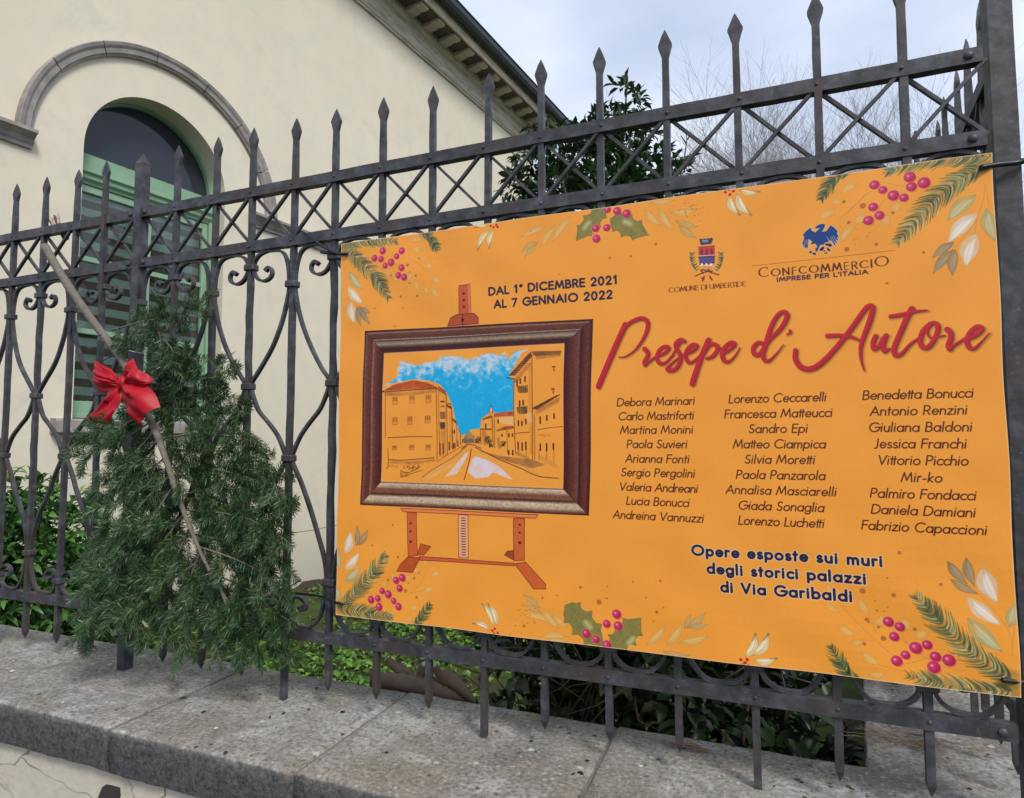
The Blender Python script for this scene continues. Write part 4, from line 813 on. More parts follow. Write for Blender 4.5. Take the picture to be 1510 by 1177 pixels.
for x in (.282, .752, 1.242):                                     # mortar left in the joints
    j = MB(); j.box((x, -.05, WZ-.045+1.22), (.006, .385, .078)); j.build('mortar_joint', simple('joint_mortar', (.16, .13, .10), .95, .4, 60) if x == .282 else bpy.data.materials['joint_mortar'], wall)
# corner return running back
RA = R(90-6.55)
rw = tag(empty('low_wall', (1.69, .15, -1.22), RA), 'low garden wall running back from the fence corner under its own short iron fence', 'garden wall')
m = MB(); m.box((3.1, -.205, .49), (6.15, .36, .98)); m.build('plaster_face', PLASTER_LOW, rw)
x = .0
for i in range(9):
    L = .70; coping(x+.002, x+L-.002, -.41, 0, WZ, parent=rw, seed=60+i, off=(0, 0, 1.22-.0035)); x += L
# dark broken patch and mortar band under the coping
m = MB(); pts = [aty(u, v, -.229) for u, v in [(152, 1160), (158, 1156), (168, 1158), (178, 1161), (179, 1172), (176, 1186), (160, 1190), (143, 1184), (147, 1172)]]
n = len(pts); m.add([p for p in pts]+[p+Vector((0, .0075-.0095, 0)) for p in pts], [tuple(range(n))[::-1], tuple(range(n, 2*n))]+[(i, (i+1) % n, n+(i+1) % n, n+i) for i in range(n)])
o = m.build('exposed_brick', simple('dark_brick', (.045, .032, .03), .95, .4, 50, .004)); o.parent = wall; o.matrix_parent_inverse = wall.matrix_world.inverted(); o.location = (0, 0, 0)  # very dark brown patch set on the plaster face
o.matrix_parent_inverse = Matrix.Translation((0, 0, 1.22))

# ------------------------------------------------------------------ wrought iron fence
ZT, Z1, Z2, Z3, ZB = 1.2046, 1.0387, .9033, 0., -.1147
HB = .0062
def bar_mesh(name, zlo, point, wav, seed, ztop=ZT):
    r = random.Random(seed); b = MB(); rings = []
    def sq(z, hx, hy, dx=0, dy=0): return [Vector((dx-hx, dy-hy, z)), Vector((dx+hx, dy-hy, z)), Vector((dx+hx, dy+hy, z)), Vector((dx-hx, dy+hy, z))]
    if point: rings.append(sq(zlo, .0008, .0008)); rings.append(sq(zlo+.016, HB, HB))
    else: rings.append(sq(zlo, HB, HB))
    n = 34
    for k in range(1, n):
        z = zlo+.02+(ztop-.075-zlo-.02)*k/n; a = wav*(.0016 if .12 < z < .86 else .0004)
        rings.append(sq(z, HB+r.uniform(-a, a)*.6, HB+r.uniform(-a, a)*.4, r.uniform(-a, a), r.uniform(-a, a)*.5))
    rings += [sq(ztop-.075, HB*.95, HB*.85), sq(ztop-.055, .0062, .0045), sq(ztop-.036, .0122+r.uniform(-.0008, .0004), .0040, r.uniform(-.0006, .0006)), sq(ztop-.031, .0128+r.uniform(-.0008, .0006), .0038), sq(ztop-.013, .0058, .0028, r.uniform(-.0005, .0005)), sq(ztop+r.uniform(-.002, .001), .0007, .0006)]
    b.rings(rings); o = b.build(name, IRON, bevel=0)
    return o
def strand_path(w_, e0, e1):
    """one scroll strand of a bay: x from the even bar (0) to the odd bar (w_)"""
    e = e0; f = w_-e1
    P = [(f-.036, .840), (f-.046, .848), (f-.055, .841), (f-.056, .829), (f-.046, .819), (f-.030, .816), (f-.013, .823), (f-.001, .840), (f, .852), (f-.002, .866), (f-.014, .880), (f-.034, .8875), ((e+f)/2, .8885),
         (e+.028, .884), (e+.012, .870), (e+.003, .842), (e, .815), (e, .800), (e, .786), (e+.004, .765), (e+.018, .715), (e+.045, .655), (f-.024, .600), (f-.004, .575), (f, .562), (f-.004, .546), (f-.024, .505), ((e+f)/2, .476), (e+.024, .444), (e+.004, .406),
         (e, .392), (e+.004, .378), (e+.026, .340), (e+.052, .285), (f-.026, .225), (f-.006, .17), (f, .135), (f, .120), (f, .106), (f-.005, .075), (f-.016, .042), (f-.036, .020), ((e+f)/2, .0155), (e+.026, .018), (e+.008, .030), (e, .046), (e, .056), (e+.006, .070), (e+.020, .079), (e+.036, .077), (e+.047, .066), (e+.045, .054), (e+.034, .052), (e+.030, .060)]
    return P
def strand_mesh(w_, e0, e1, mirror, seed):
    P = strand_path(w_, e0, e1); S = spline([(x, 0, z) for x, z in P], 3)
    if mirror: S[:, 0] = w_-S[:, 0]
    r = random.Random(seed); n = len(S); th = np.full(n, .0060)
    th[:5] = np.linspace(.010, .0062, 5); th[-5:] = np.linspace(.0062, .010, 5)
    th += np.array([r.uniform(-.0004, .0004) for _ in range(n)])
    b = MB(); b.flat(S, th, .0105); return b
_col = MB(); _col.box((0, 0, 0), (.031, .021, .0155)); COLLAR = _col.build('collar', IRON, bevel=.0022)
_col = MB(); _col.box((0, 0, 0), (.044, .034, .0155)); COLLAR_W = _col.build('collar', IRON, bevel=.0022)
def dome(r, name):
    b = MB(); rings = []
    for a in (0, 25, 50, 75): rings.append([Vector((r*math.cos(R(a))*math.cos(2*math.pi*k/8), -r*.62*math.sin(R(a)), r*math.cos(R(a))*math.sin(2*math.pi*k/8))) for k in range(8)])
    b.rings(rings); return b.build(name, IRON, smooth=True)
RIVET = dome(.0036, 'rivet'); BOLT = dome(.0072, 'bolt')
PROTO = [COLLAR, COLLAR_W, RIVET, BOLT]
BARS = {}
def getbar(kind, v_):
    if (kind, v_) not in BARS:
        o = bar_mesh('fence_bar', -.149 if kind == 'L' else ZB, kind != 'L', 1. if kind == 'W' else .35, v_*7+len(kind)); BARS[(kind, v_)] = o; PROTO.append(o)
    return BARS[(kind, v_)]
def rail(parent, x0, x1, z, rows, big=(), h=.0245, d=.019):
    b = MB(); n = max(4, int((x1-x0)/.05)); r = random.Random(int(z*100)+3); rings = []
    for k in range(n+1):
        x = x0+(x1-x0)*k/n; dy = r.uniform(-.0004, .0004); dz = r.uniform(-.0005, .0005)
        rings.append([Vector((x, -d/2+dy, -h/2+dz)), Vector((x, d/2, -h/2+dz)), Vector((x, d/2, h/2+dz)), Vector((x, -d/2+dy, h/2+dz))])
    b.rings(rings); o = b.build('rail', IRON, parent); o.location = (0, 0, z)
    for x in rows: inst(RIVET, (x, -d/2-.0002, random.uniform(-.001, .001)), o)
    for x in big: inst(BOLT, (x, -d/2-.0002, 0), o)
    return o
def panel(label, origin, ang, bars, bays, x0, x1, longs, big, group='wrought iron fence panels'):
    """bars: {index: x}; bays: (i, i+1) pairs with strands"""
    p = tag(empty('iron_fence', origin, ang), label, 'iron fence', group)
    for i, x in bars.items():
        v_ = (abs(i)*5) % 7; k = 'L' if i in longs else ('W' if i % 2 else 'S')
        o = inst(getbar(k, v_), (x, 0, 0), p, rot=(random.gauss(0, .0025), random.gauss(0, .003), 0 if i % 2 else math.pi))
        for z in ((.800, .392, .052) if i % 2 == 0 else (.852, .562, .120)): inst(COLLAR, (x, 0, z), p, rot=(0, random.gauss(0, .03), 0))
    rows = [x for x in bars.values()]
    rail(p, x0, x1, Z1, rows, big); rail(p, x0, x1, Z2, rows, big); rail(p, x0, x1, Z3, rows, big)
    return p
def bay(p, i, xa, xb, ea=.0092, eb=.0092, cache={}):
    w_ = xb-xa; even_left = i % 2 == 0
    key = (round(w_, 4), even_left, ea, eb)
    e0, e1 = (ea, eb) if even_left else (eb, ea)
    m_ = strand_mesh(w_, e0, e1, not even_left, i*3+5)
    m_.build('scroll_strand', IRON, p).location = (xa, 0, 0)
    za_, zb2 = Z2+.0125, Z1-.0125
    for s in (0, 1):
        d = MB(); a_, b_ = (xa+ea-.004, xb-eb+.004) if s == 0 else (xb-eb+.004, xa+ea-.004); yy = -.0041 if s == 1 else .0041
        d.flat([(a_, yy, zb2+.004), ((a_+b_)/2+random.uniform(-.0006, .0006), yy, (za_+zb2)/2), (b_, yy, za_-.004)], .0056, .0078); d.build('diagonal_rod', IRON, p)
    b = MB(); b.box(((xa+xb)/2, -.0005, (za_+zb2)/2), (.006, .008, .006)); b.build('rivet', IRON, p)
BXS = [0, .1329, .2616, .3866, .5131, .6335, .7584, .8846, 1.01, 1.1354, 1.2598, 1.3844, 1.5112, 1.6354, 1.7609]
right = panel('wrought iron fence panel with spear tops and scrollwork carrying the orange banner', (0, 0, 0), 0, {i: BXS[i] for i in range(1, 15)}, None, .012, 1.872, (4, 8, 12), (.026, 1.853))
for i in range(15):
    xa, xb = BXS[i], (BXS[i+1] if i < 14 else 1.883)
    bay(right, i, xa, xb, .020 if i == 0 else .0092, .0105 if i == 14 else .0092)
inst(COLLAR, (.0175, -.001, .797), right, scale=(.55, 1, 1)); inst(COLLAR, (.0175, -.001, .39), right, scale=(.55, 1, 1))
LP = .1316
left = panel('wrought iron fence panel with spear tops left of the square post', (0, 0, 0), .0036, {-i: -i*LP for i in range(1, 27)}, None, -3.55, -.012, (-4, -8, -12, -16, -20, -24), (-.028,))
for i in range(-26, 0): bay(left, i, i*LP, (i+1)*LP, .0092, .020 if i == -1 else .0092)
RET0 = Vector((1.8985, .012, 0)); RD = R(90-4.6); RS = .1155
ret = panel('short wrought iron fence running back behind the right post', tuple(RET0), RD, {i: i*RS for i in range(1, 15)}, None, .02, 1.75, (4, 8, 12), (.04,))
for i in range(0, 14): bay(ret, i, i*RS, (i+1)*RS, .020 if i == 0 else .0092, .0092)
# far end of the return fence: a stout post with turned rings
fp = tag(empty('fence_post', (1.955, .86, 0)), 'thin iron post with turned rings behind the return fence spikes', 'fence post')
b = MB(); b.tube([(0, 0, WZ), (0, 0, 1.15), (0, 0, 1.30)], [.009, .009, .004], 8); b.build('shaft', IRON, fp)
for z in (.98, 1.03, 1.08): b = MB(); b.tube([(0, 0, z-.008), (0, 0, z), (0, 0, z+.008)], [.010, .021, .010], 10); b.build('ring', IRON, fp)
def post(x, y, h, ztop, label, pyr=True, rot=0):
    b = MB(); rings = []; r = random.Random(int(x*10)); n = 24
    for k in range(n+1):
        z = WZ-.002+(ztop-.03-WZ)*k/n; q_ = h+r.uniform(-.0003, .0003); rings.append([Vector((s*q_, t*q_, z)) for s, t in ((-1, -1), (1, -1), (1, 1), (-1, 1))])
    if pyr: rings.append([Vector((s*h*1.03, t*h*1.03, ztop-.029)) for s, t in ((-1, -1), (1, -1), (1, 1), (-1, 1))]); rings.append([Vector((s*.001, t*.001, ztop)) for s, t in ((-1, -1), (1, -1), (1, 1), (-1, 1))])
    b.rings(rings); o = b.build('fence_post', IRON); o.location = (x, y, 0); return tag(o, label, 'fence post')
post(0, .001, .0128, 1.205, 'square iron post with pyramid tip between the two fence panels')
post(1.8985, .014, .0165, 1.62, 'tall square iron post at the fence corner right of the banner')
for o in PROTO: bpy.data.objects.remove(o)

# ------------------------------------------------------------------ banner
b = MB(); NXB, NYB = 60, 40; V, F, UV = [], [], []
def bz(u, v): return BY+.0007*math.sin(u*6.3+1)+.0005*math.sin(v*5+u*4)+sum(.0011*math.exp(-((u-cu)**2*5+(v-cv)**2*7))*math.sin(34*((u-cu)*(.5-cv)*2+(v-cv)*(cu-.5)*2)+cu*3) for cu in (0, 1) for cv in (0, 1))
me = bpy.data.meshes.new('banner')
for j in range(NYB+1):
    for i in range(NXB+1):
        u, v = i/NXB, j/NYB; sag = .0012*math.sin(u*math.pi*7)
        V.append((BX0+u*(BX1-BX0)+.0010*math.sin(v*19), bz(u, v), BZ0+v*(BZ1-BZ0)+sag*(v*2-1)*.6))
n0 = len(V)
V += [(x, y+.0016, z) for x, y, z in V]
ix = lambda i, j: j*(NXB+1)+i
for j in range(NYB):
    for i in range(NXB): F.append((ix(i, j), ix(i+1, j), ix(i+1, j+1), ix(i, j+1))); F.append((n0+ix(i, j), n0+ix(i, j+1), n0+ix(i+1, j+1), n0+ix(i+1, j)))
lp = [ix(i, 0) for i in range(NXB)]+[ix(NXB, j) for j in range(NYB)]+[ix(i, NYB) for i in range(NXB, 0, -1)]+[ix(0, j) for j in range(NYB, 0, -1)]
for k in range(len(lp)): a, c = lp[k], lp[(k+1) % len(lp)]; F.append((a, n0+a, n0+c, c))
me.from_pydata(V, [], F); me.update(); uvl = me.uv_layers.new(name='UVMap')
uvv = [(((k % n0) % (NXB+1))/NXB, ((k % n0)//(NXB+1))/NYB) for k in range(len(V))]
for lo in me.loops: uvl.data[lo.index].uv = uvv[lo.vertex_index]
me.materials.append(PRINT); me.materials.append(simple('banner_back', (.62, .60, .57), .6, .05, 20))
for pl in me.polygons:
    if min(pl.vertices) >= n0: pl.material_index = 1
ban = bpy.data.objects.new('banner', me); link(ban); tag(ban, 'large orange printed banner with a framed street painting and red script title', 'banner')
def tie(name, label, pts, rad=.0026, mat=BLACKP, cat='cable tie', grp='black cable ties holding the banner'):
    b = MB(); b.tube(spline(pts, 5), rad, 6, up=Vector((0, 0, 1))); o = b.build(name, mat, smooth=True); return tag(o, label, cat, grp)
T = aty
tie('cable_tie', 'black cable tie slanting from the second rail to the banner upper left corner', [T(447, 342, -.013), T(462, 353, -.018), T(480, 366, -.024), T(498, 374, -.026), T(512, 374, -.030)], .0032)
tie('cable_tie', 'black cable tie wrapped flat round the bar by the banner upper left corner', [T(478, 371, .004), T(474, 372, -.010), T(484, 373, -.018), T(500, 374, -.022)], .004)
tie('cable_tie', 'black cable tie from the long bar to the banner lower left corner', [T(414, 876, .004), T(418, 874, -.012), T(450, 876, -.016), T(476, 880, -.020), T(492, 887, -.024), T(505, 891, -.031)], .0030)
tie('cable_tie', 'short free end of cable tie pointing up beside the fir branch', [T(424, 867, -.012), T(434, 861, -.02), T(443, 856, -.03)], .0016)
tie('cable_tie', 'black cable tie round the corner post at the upper right corner of the banner', [T(1446, 247, -.031), T(1470, 243, -.022), T(1500, 240, -.012), T(1516, 236, -.008), T(1520, 236, .03), T(1480, 240, .045)], .0042)
tie('cable_tie', 'black cable tie at the lower right corner of the banner', [T(1478, 1003, -.031), T(1495, 1005, -.025), T(1525, 1008, -.012), T(1535, 1010, .02)], .0040)

# ------------------------------------------------------------------ the building behind: local x runs along the facade, local y into it
BO = (-3.718, -.491, 0)
bld = tag(empty('plastered_building', BO, R(82.6)), 'cream plastered building with a green arched window, stone arch moulding and bracketed cornice', 'building')
WX0, WX1, WS, WSP, WR = 2.59, 3.85, .605, 2.758, .63; WC = (WX0+WX1)/2
EX0, EX1, ETOP, EBOT = .30, 10.35, 6.17, -1.15
arcp = [(WC-WR*math.cos(math.pi*k/40), WSP+WR*math.sin(math.pi*k/40)) for k in range(41)]
b = MB()
def quad(p): b.add([(x, 0, z) for x, z in p], [tuple(range(len(p)))])
quad([(EX0, EBOT), (WX0, EBOT), (WX0, WS), (WX0, WSP), (WX0, ETOP), (EX0, ETOP)]); quad([(WX1, EBOT), (EX1, EBOT), (EX1, ETOP), (WX1, ETOP), (WX1, WSP), (WX1, WS)])
quad([(WX0, EBOT), (WX1, EBOT), (WX1, WS), (WX0, WS)])
for k in range(40): quad([arcp[k], arcp[k+1], (arcp[k+1][0], ETOP), (arcp[k][0], ETOP)])
path = [(WX0, WS)]+arcp+[(WX1, WS)]
for k in range(len(path)-1):
    (xa, za_), (xb, zb2) = path[k], path[k+1]; b.add([(xa, 0, za_), (xb, 0, zb2), (xb, .32, zb2), (xa, .32, za_)], [(0, 1, 2, 3)])
b.add([(WX0, 0, WS), (WX1, 0, WS), (WX1, .32, WS), (WX0, .32, WS)], [(0, 1, 2, 3)])
b.add([(EX1, 0, EBOT), (EX1, 9, EBOT), (EX1, 9, ETOP), (EX1, 0, ETOP)], [(0, 1, 2, 3)]); b.add([(EX0, 9, EBOT), (EX0, 0, EBOT), (EX0, 0, ETOP), (EX0, 9, ETOP)], [(0, 1, 2, 3)]); b.add([(EX1, 9, EBOT), (EX0, 9, EBOT), (EX0, 9, ETOP), (EX1, 9, ETOP)], [(0, 1, 2, 3)])
me = bpy.data.meshes.new('wall'); me.from_pydata(b.v, [], b.f); me.update(); me.materials.append(STUCCO)
wo = bpy.data.objects.new('wall', me); link(wo); wo.parent = bld
b = MB(); pts = [(4.25, -.555), (4.5, -.548), (4.72, -.535), (5.0, -.541), (5.3, -.532), (5.8, -.54)]
for i in range(len(pts)-1): b.box(((pts[i][0]+pts[i+1][0])/2, -.0005, (pts[i][1]+pts[i+1][1])/2), (pts[i+1][0]-pts[i][0]+.002, .004, .006), Matrix.Rotation(-math.atan2(pts[i+1][1]-pts[i][1], pts[i+1][0]-pts[i][0]), 3, 'Y'))
b.build('wall_crack', simple('crack_dirt', (.24, .20, .15), .95, .3, 20), bld)
# arched hood moulding of separate stones
def prof_arc(prof, cx, cz, a0, a1, n=10):
    rings = []
    for k in range(n+1):
        a = R(a0+(a1-a0)*k/n); rings.append([Vector((cx+r*math.cos(a), y, cz+r*math.sin(a))) for r, y in prof])
    return rings
PRA = [(1.045, .01), (1.045, -.026), (1.058, -.032), (1.066, -.045), (1.10, -.052), (1.118, -.066), (1.142, -.074), (1.150, -.066), (1.150, .01)]
cuts = [0, 27, 51, 73, 98, 122, 146, 180]
for i in range(len(cuts)-1):
    b = MB(); pr = [(r+random.uniform(-.002, .002)*0, y) for r, y in PRA]; b.rings(prof_arc(pr, 3.27, 2.66, cuts[i]+.22, cuts[i+1]-.22)); b.build('arch_stone', MOULD, bld).location = (0, random.uniform(-.003, .001), 0)
def prof_x(prof, x0, x1, name, mat, mitre0=0, mitre1=0, n=1):
    b = MB(); rings = []
    for k in range(n+1):
        t = k/n; rings.append([Vector(((x0-mitre0*(-y) if t == 0 else (x1+mitre1*(-y) if t == 1 else x0+(x1-x0)*t)), y, z)) for y, z in prof])
    b.rings(rings); return b.build(name, mat, bld)
IMP = [(.01, 2.575), (-.026, 2.575), (-.028, 2.60), (-.040, 2.612), (-.050, 2.64), (-.085, 2.668), (-.105, 2.672), (-.105, 2.697), (-.09, 2.704), (.01, 2.712)]
prof_x(IMP, 2.02, 2.235, 'impost_moulding', MOULD, 1, .0); prof_x(IMP, 4.16, 10.35, 'impost_moulding', MOULD, .6, 0)
prof_x([(.2, .49), (-.07, .49), (-.085, .50), (-.085, .585), (-.075, .603), (.22, .612)], 2.44, 3.96, 'window_sill', MOULD)
# cornice
prof_x([(.01, 5.815), (-.03, 5.815), (-.034, 5.835), (-.05, 5.845), (-.052, 5.865), (-.035, 5.875), (-.035, 6.08), (-.05, 6.10), (-.075, 6.115), (-.085, 6.15), (-.10, 6.16), (-.10, 6.30), (.01, 6.30)], EX0, EX1+.0, 'cornice_frieze', CORN, n=30)
prof_x([(-.10, 6.235), (-.40, 6.235), (-.40, 6.215), (-.43, 6.215), (-.43, 6.37), (-.455, 6.385), (-.46, 6.41), (-.10, 6.41)], EX0, EX1+.42, 'cornice_slab', CORN, n=30)
x = .40; proto = None
while x < EX1-.05:
    if proto is None:
        b = MB(); P_ = [(0, 6.165), (-.05, 6.165), (-.12, 6.172), (-.17, 6.190), (-.22, 6.178), (-.27, 6.182), (-.285, 6.205), (-.275, 6.232), (0, 6.232)]
        b.rings([[Vector((xx, y-.102, z)) for y, z in P_] for xx in (-.075, -.05, .05, .075)]); proto = b.build('cornice_bracket', MODILLION, bld); proto.location = (x, 0, 0)
    else: inst(proto, (x, 0, 0), bld)
    x += .38
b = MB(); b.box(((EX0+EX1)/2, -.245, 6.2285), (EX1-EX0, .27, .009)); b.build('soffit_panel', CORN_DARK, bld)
b = MB(); n_ = 10; rings = []
GP = [(-.44, 6.405)]+[(-.53-.075*math.cos(R(a))*0-.085*math.sin(R(a))*0, 0) for a in ()]+[(-.455, 6.355), (-.50, 6.335), (-.545, 6.352), (-.575, 6.40), (-.585, 6.47), (-.60, 6.475), (-.60, 6.485), (-.575, 6.485), (-.56, 6.42), (-.52, 6.37), (-.48, 6.375), (-.46, 6.43)]
b.rings([[Vector((xx, y, z)) for y, z in GP] for xx in (EX0-.2, 3, 6, 9, EX1+.5)]); b.build('gutter', GUTTER, bld)
b = MB(); b.add([(EX0-.4, -.56, 6.455), (EX1+.48, -.56, 6.455), (EX1+.48, 4.5, 7.95), (EX0-.4, 4.5, 7.95), (EX0-.4, -.56, 6.42), (EX1+.48, -.56, 6.42), (EX1+.48, 4.5, 7.90), (EX0-.4, 4.5, 7.90), (EX1+.48, 9.5, 6.455), (EX0-.4, 9.5, 6.455), (EX1+.48, 9.5, 6.42), (EX0-.4, 9.5, 6.42)],
    [(0, 1, 2, 3), (7, 6, 5, 4), (0, 4, 5, 1), (3, 2, 8, 9), (6, 7, 11, 10), (1, 5, 6, 2), (2, 6, 10, 8), (0, 3, 7, 4), (3, 9, 11, 7), (8, 10, 11, 9)]); b.build('roof', ROOF, bld)
b = MB(); b.add([(EX1, 0, 6.17), (EX1, 9, 6.17), (EX1, 4.5, 7.9)], [(0, 1, 2)]); b.add([(EX0, 0, 6.17), (EX0, 9, 6.17), (EX0, 4.5, 7.9)], [(0, 2, 1)]); b.build('gable', STUCCO, bld)
# window
win_ = empty('window', (0, 0, 0)); win_.parent = bld
FY = .205
def pathframe(inset, wd, y0, y1, name):
    b = MB(); P = []
    z0 = WS+.01
    for r0 in (WR-inset, WR-inset-wd):
        P.append([(WC-r0, z0)]+[(WC-r0*math.cos(math.pi*k/32), WSP+r0*math.sin(math.pi*k/32)) for k in range(33)]+[(WC+r0, z0)])
    rings = [[Vector((P[0][k][0], y0, P[0][k][1])), Vector((P[1][k][0], y0, P[1][k][1])), Vector((P[1][k][0], y1, P[1][k][1])), Vector((P[0][k][0], y1, P[0][k][1]))] for k in range(len(P[0]))]
    b.rings(rings); return b.build(name, GREENP, win_)
pathframe(.001, .024, FY-.012, FY+.10, 'window_frame'); 
def gbox(name, x0, x1, y0, y1, z0, z1, par=None, bev=.004, mat=None):
    b = MB(); b.box(((x0+x1)/2, (y0+y1)/2, (z0+z1)/2), (x1-x0, y1-y0, z1-z0)); return b.build(name, mat or GREENP, par or win_, bevel=bev)
XL, XR = WC-WR+.026, WC+WR-.026
b = MB(); TP = [(FY+.09, 2.775), (FY-.03, 2.775), (FY-.03, 2.655), (FY-.048, 2.645), (FY-.048, 2.625), (FY-.022, 2.612), (FY-.022, 2.596), (FY-.038, 2.586), (FY-.034, 2.572), (FY-.008, 2.555), (FY-.004, 2.535), (FY+.09, 2.535)]
b.rings([[Vector((xx, y, z)) for y, z in TP] for xx in (XL-.04, XR+.04)]); b.build('transom', GREENP, win_)
for (a0, a1) in ((XL, WC-.004), (WC+.004, XR)):
    sash = empty('casement'); sash.parent = win_
    gbox('stile', a0+.001, a0+.052, FY+.005, FY+.055, WS+.015, 2.532, sash); gbox('stile', a1-.052, a1-.001, FY+.005, FY+.055, WS+.015, 2.532, sash)
    gbox('rail', a0+.053, a1-.053, FY+.007, FY+.053, 2.47, 2.531, sash); gbox('rail', a0+.053, a1-.053, FY+.007, FY+.053, WS+.016, WS+.15, sash)
    for zc_ in (1.92, 1.325): gbox('glazing_bar', a0+.053, a1-.053, FY+.010, FY+.050, zc_-.022, zc_+.022, sash)
    for (p0, p1) in ((WS+.151, 1.302), (1.348, 1.897), (1.943, 2.469)): gbox('pane', a0+.054, a1-.054, FY+.028, FY+.032, p0, p1, sash, 0, None).data.materials[0] = None or bpy.data.materials['clear_pane']
gbox('bottom_rail', XL, XR, FY-.02, FY+.004, WS+.011, WS+.05)
b = MB(); n_ = 32; r0 = WR-.026; P_ = [(WC+r0*math.cos(math.pi*k/n_), WSP+r0*math.sin(math.pi*k/n_)) for k in range(n_+1)]+[(WC-r0, 2.777), (WC+r0, 2.777)]
P_ = [p for p in P_ if p[1] >= 2.777-1e-6]; b.add([(x, FY+.03, z) for x, z in P_]+[(x, FY+.036, z) for x, z in P_], [tuple(range(len(P_))), tuple(range(2*len(P_)-1, len(P_)-1, -1))]); b.build('lunette_pane', GLASS, win_)
b = MB(); x = XL
rings = []; k = 0
while x <= XR: rings.append([Vector((x, .272+.006*math.sin(k*1.3), WS+.02)), Vector((x, .272+.006*math.sin(k*1.3), 2.6)), Vector((x, .277+.006*math.sin(k*1.3), 2.6)), Vector((x, .277+.006*math.sin(k*1.3), WS+.02))]); x += .03; k += 1
b.rings(rings); b.build('striped_blind', STRIPE, win_)
b = MB(); b.box((WC, 1.6, 2.0), (3.0, .05, 4.0)); b.box((WC-1.5, .95, 2.), (.05, 1.25, 4.)); b.box((WC+1.5, .95, 2.), (.05, 1.25, 4.)); b.box((WC, .95, 4.0), (3., 1.25, .05)); b.box((WC, .95, 0.), (3., 1.25, .05)); b.build('inner_room', simple('room_dark', (.05, .05, .055), .9), win_)

# ------------------------------------------------------------------ leaf builders
def nrm(a): return a/np.maximum(np.linalg.norm(a, axis=-1, keepdims=True), 1e-9)
def leaves(P, D, L, W, rng, droop=.25, fold=.18):
    n = len(P); D = nrm(D); up = nrm(np.array([0, 0, 1.])+rng.normal(0, .45, (n, 3))); S = nrm(np.cross(D, up)); U = np.cross(S, D)
    L = np.broadcast_to(L, (n,))[:, None]; W = np.broadcast_to(W, (n,))[:, None]
    tip = P+D*L-U*L*droop; q1 = P+D*L*.27+U*L*.02; q2 = P+D*L*.64+U*L*(.03-droop*.3)
    V = np.stack([P, q1+S*W*.43+U*W*fold, q2+S*W*.40+U*W*fold, tip, q2-S*W*.40+U*W*fold, q1-S*W*.43+U*W*fold, q1, q2], 1).reshape(-1, 3); k = (np.arange(n)*8)[:, None]
    F = np.concatenate([k+np.array([t_]) for t_ in ([0, 1, 6], [0, 6, 5], [1, 2, 7], [1, 7, 6], [6, 7, 4], [6, 4, 5], [2, 3, 7], [7, 3, 4])], 0)
    return V, F
def clumps(blobs, dens, rng, per=8, L=.07, W=.028, spread=.07, shell=.45, up=.35):
    PP, DD = [], []
    for (cx, cy, cz, rx, ry, rz) in blobs:
        n = int(dens*rx*ry*rz*60+dens*(rx*ry+ry*rz+rx*rz)*6)
        d = nrm(rng.normal(size=(n, 3))); rad = 1-shell*rng.random((n, 1))**1.6*1.0; c = np.array([cx, cy, cz])+d*rad*np.array([rx, ry, rz])*(1+rng.normal(0, .09, (n, 1)))
        td = nrm(d*np.array([1, 1, .8])+rng.normal(0, .45, (n, 3))+np.array([0, 0, up]))
        for j in range(per):
            t = (j+.5)/per; a = j*2.4+rng.random(n)*1.
            s = nrm(np.cross(td, np.array([.3, .2, 1.]))); u = np.cross(s, td)
            od = s*np.cos(a)[:, None]+u*np.sin(a)[:, None]
            PP.append(c+td*spread*(t-.3)+od*.004); DD.append(od*(1.05-.55*t)+td*(.25+.9*t)+rng.normal(0, .18, (n, 3)))
    P = np.concatenate(PP); D = np.concatenate(DD); n = len(P); ls = L*(.65+.6*rng.random(n))
    return leaves(P, D, ls, W*(.75+.5*rng.random(n)), rng)
def woody(name, segs, mat, parent, n=6):
    b = MB()
    for pts, rad in segs: b.tube(pts, rad, n)
    return b.build(name, mat, parent, smooth=True)
rg = np.random.default_rng(3)
# camellia behind the banner
tr = tag(empty('evergreen_tree', (.1, 4.2, -1.12)), 'dark glossy-leaved evergreen tree rising behind the banner beside the building corner', 'tree')
def loc(b): return [(x-.1, y-4.2, z+1.12, rx, ry, rz) for x, y, z, rx, ry, rz in b]
blobs = [(.50, 4.2, 3.40, .13, .14, .22), (.46, 4.25, 3.12, .26, .25, .2), (.05, 4.1, 3.02, .25, .26, .18), (.28, 4.2, 2.85, .35, .4, .3), (-.28, 4.2, 2.80, .30, .3, .24), (-.22, 4.2, 3.02, .14, .15, .14), (.66, 4.2, 2.72, .26, .3, .2), (.1, 4.2, 2.3, .75, .7, .45), (0, 4.2, 1.4, .95, .85, .8), (0, 4.2, .3, .95, .9, .8), (.70, 4.1, 2.45, .3, .3, .3), (-.20, 4.1, 3.22, .13, .14, .16), (-.36, 4.1, 2.98, .16, .16, .16), (-.5, 4.15, 2.75, .16, .16, .16), (.25, 4.1, 3.05, .2, .2, .2)]
V, F = clumps(loc(blobs), 16, rg, per=8, L=.10, W=.040, spread=.11, shell=.6)
raw_mesh('leaves', V, F, CAMELLIA, tr)
sg = [([(0, 0, 0), (.03, .02, 1.2), (.0, 0, 2.2), (.1, 0, 3.2), (.35, 0, 4.2), (.4, 0, 4.75)], [.06, .05, .04, .03, .015, .005])]
for k in range(26):
    a = rg.random()*6.28; z = 1.2+rg.random()*2.6; r_b = .35+.4*rg.random(); sg.append(([(.04, 0, z), (.04+math.cos(a)*r_b*.5, math.sin(a)*r_b*.5, z+.22), (.04+math.cos(a)*r_b, math.sin(a)*r_b, z+.55)], [.018, .011, .004]))
woody('trunk', sg, BARKD, tr)
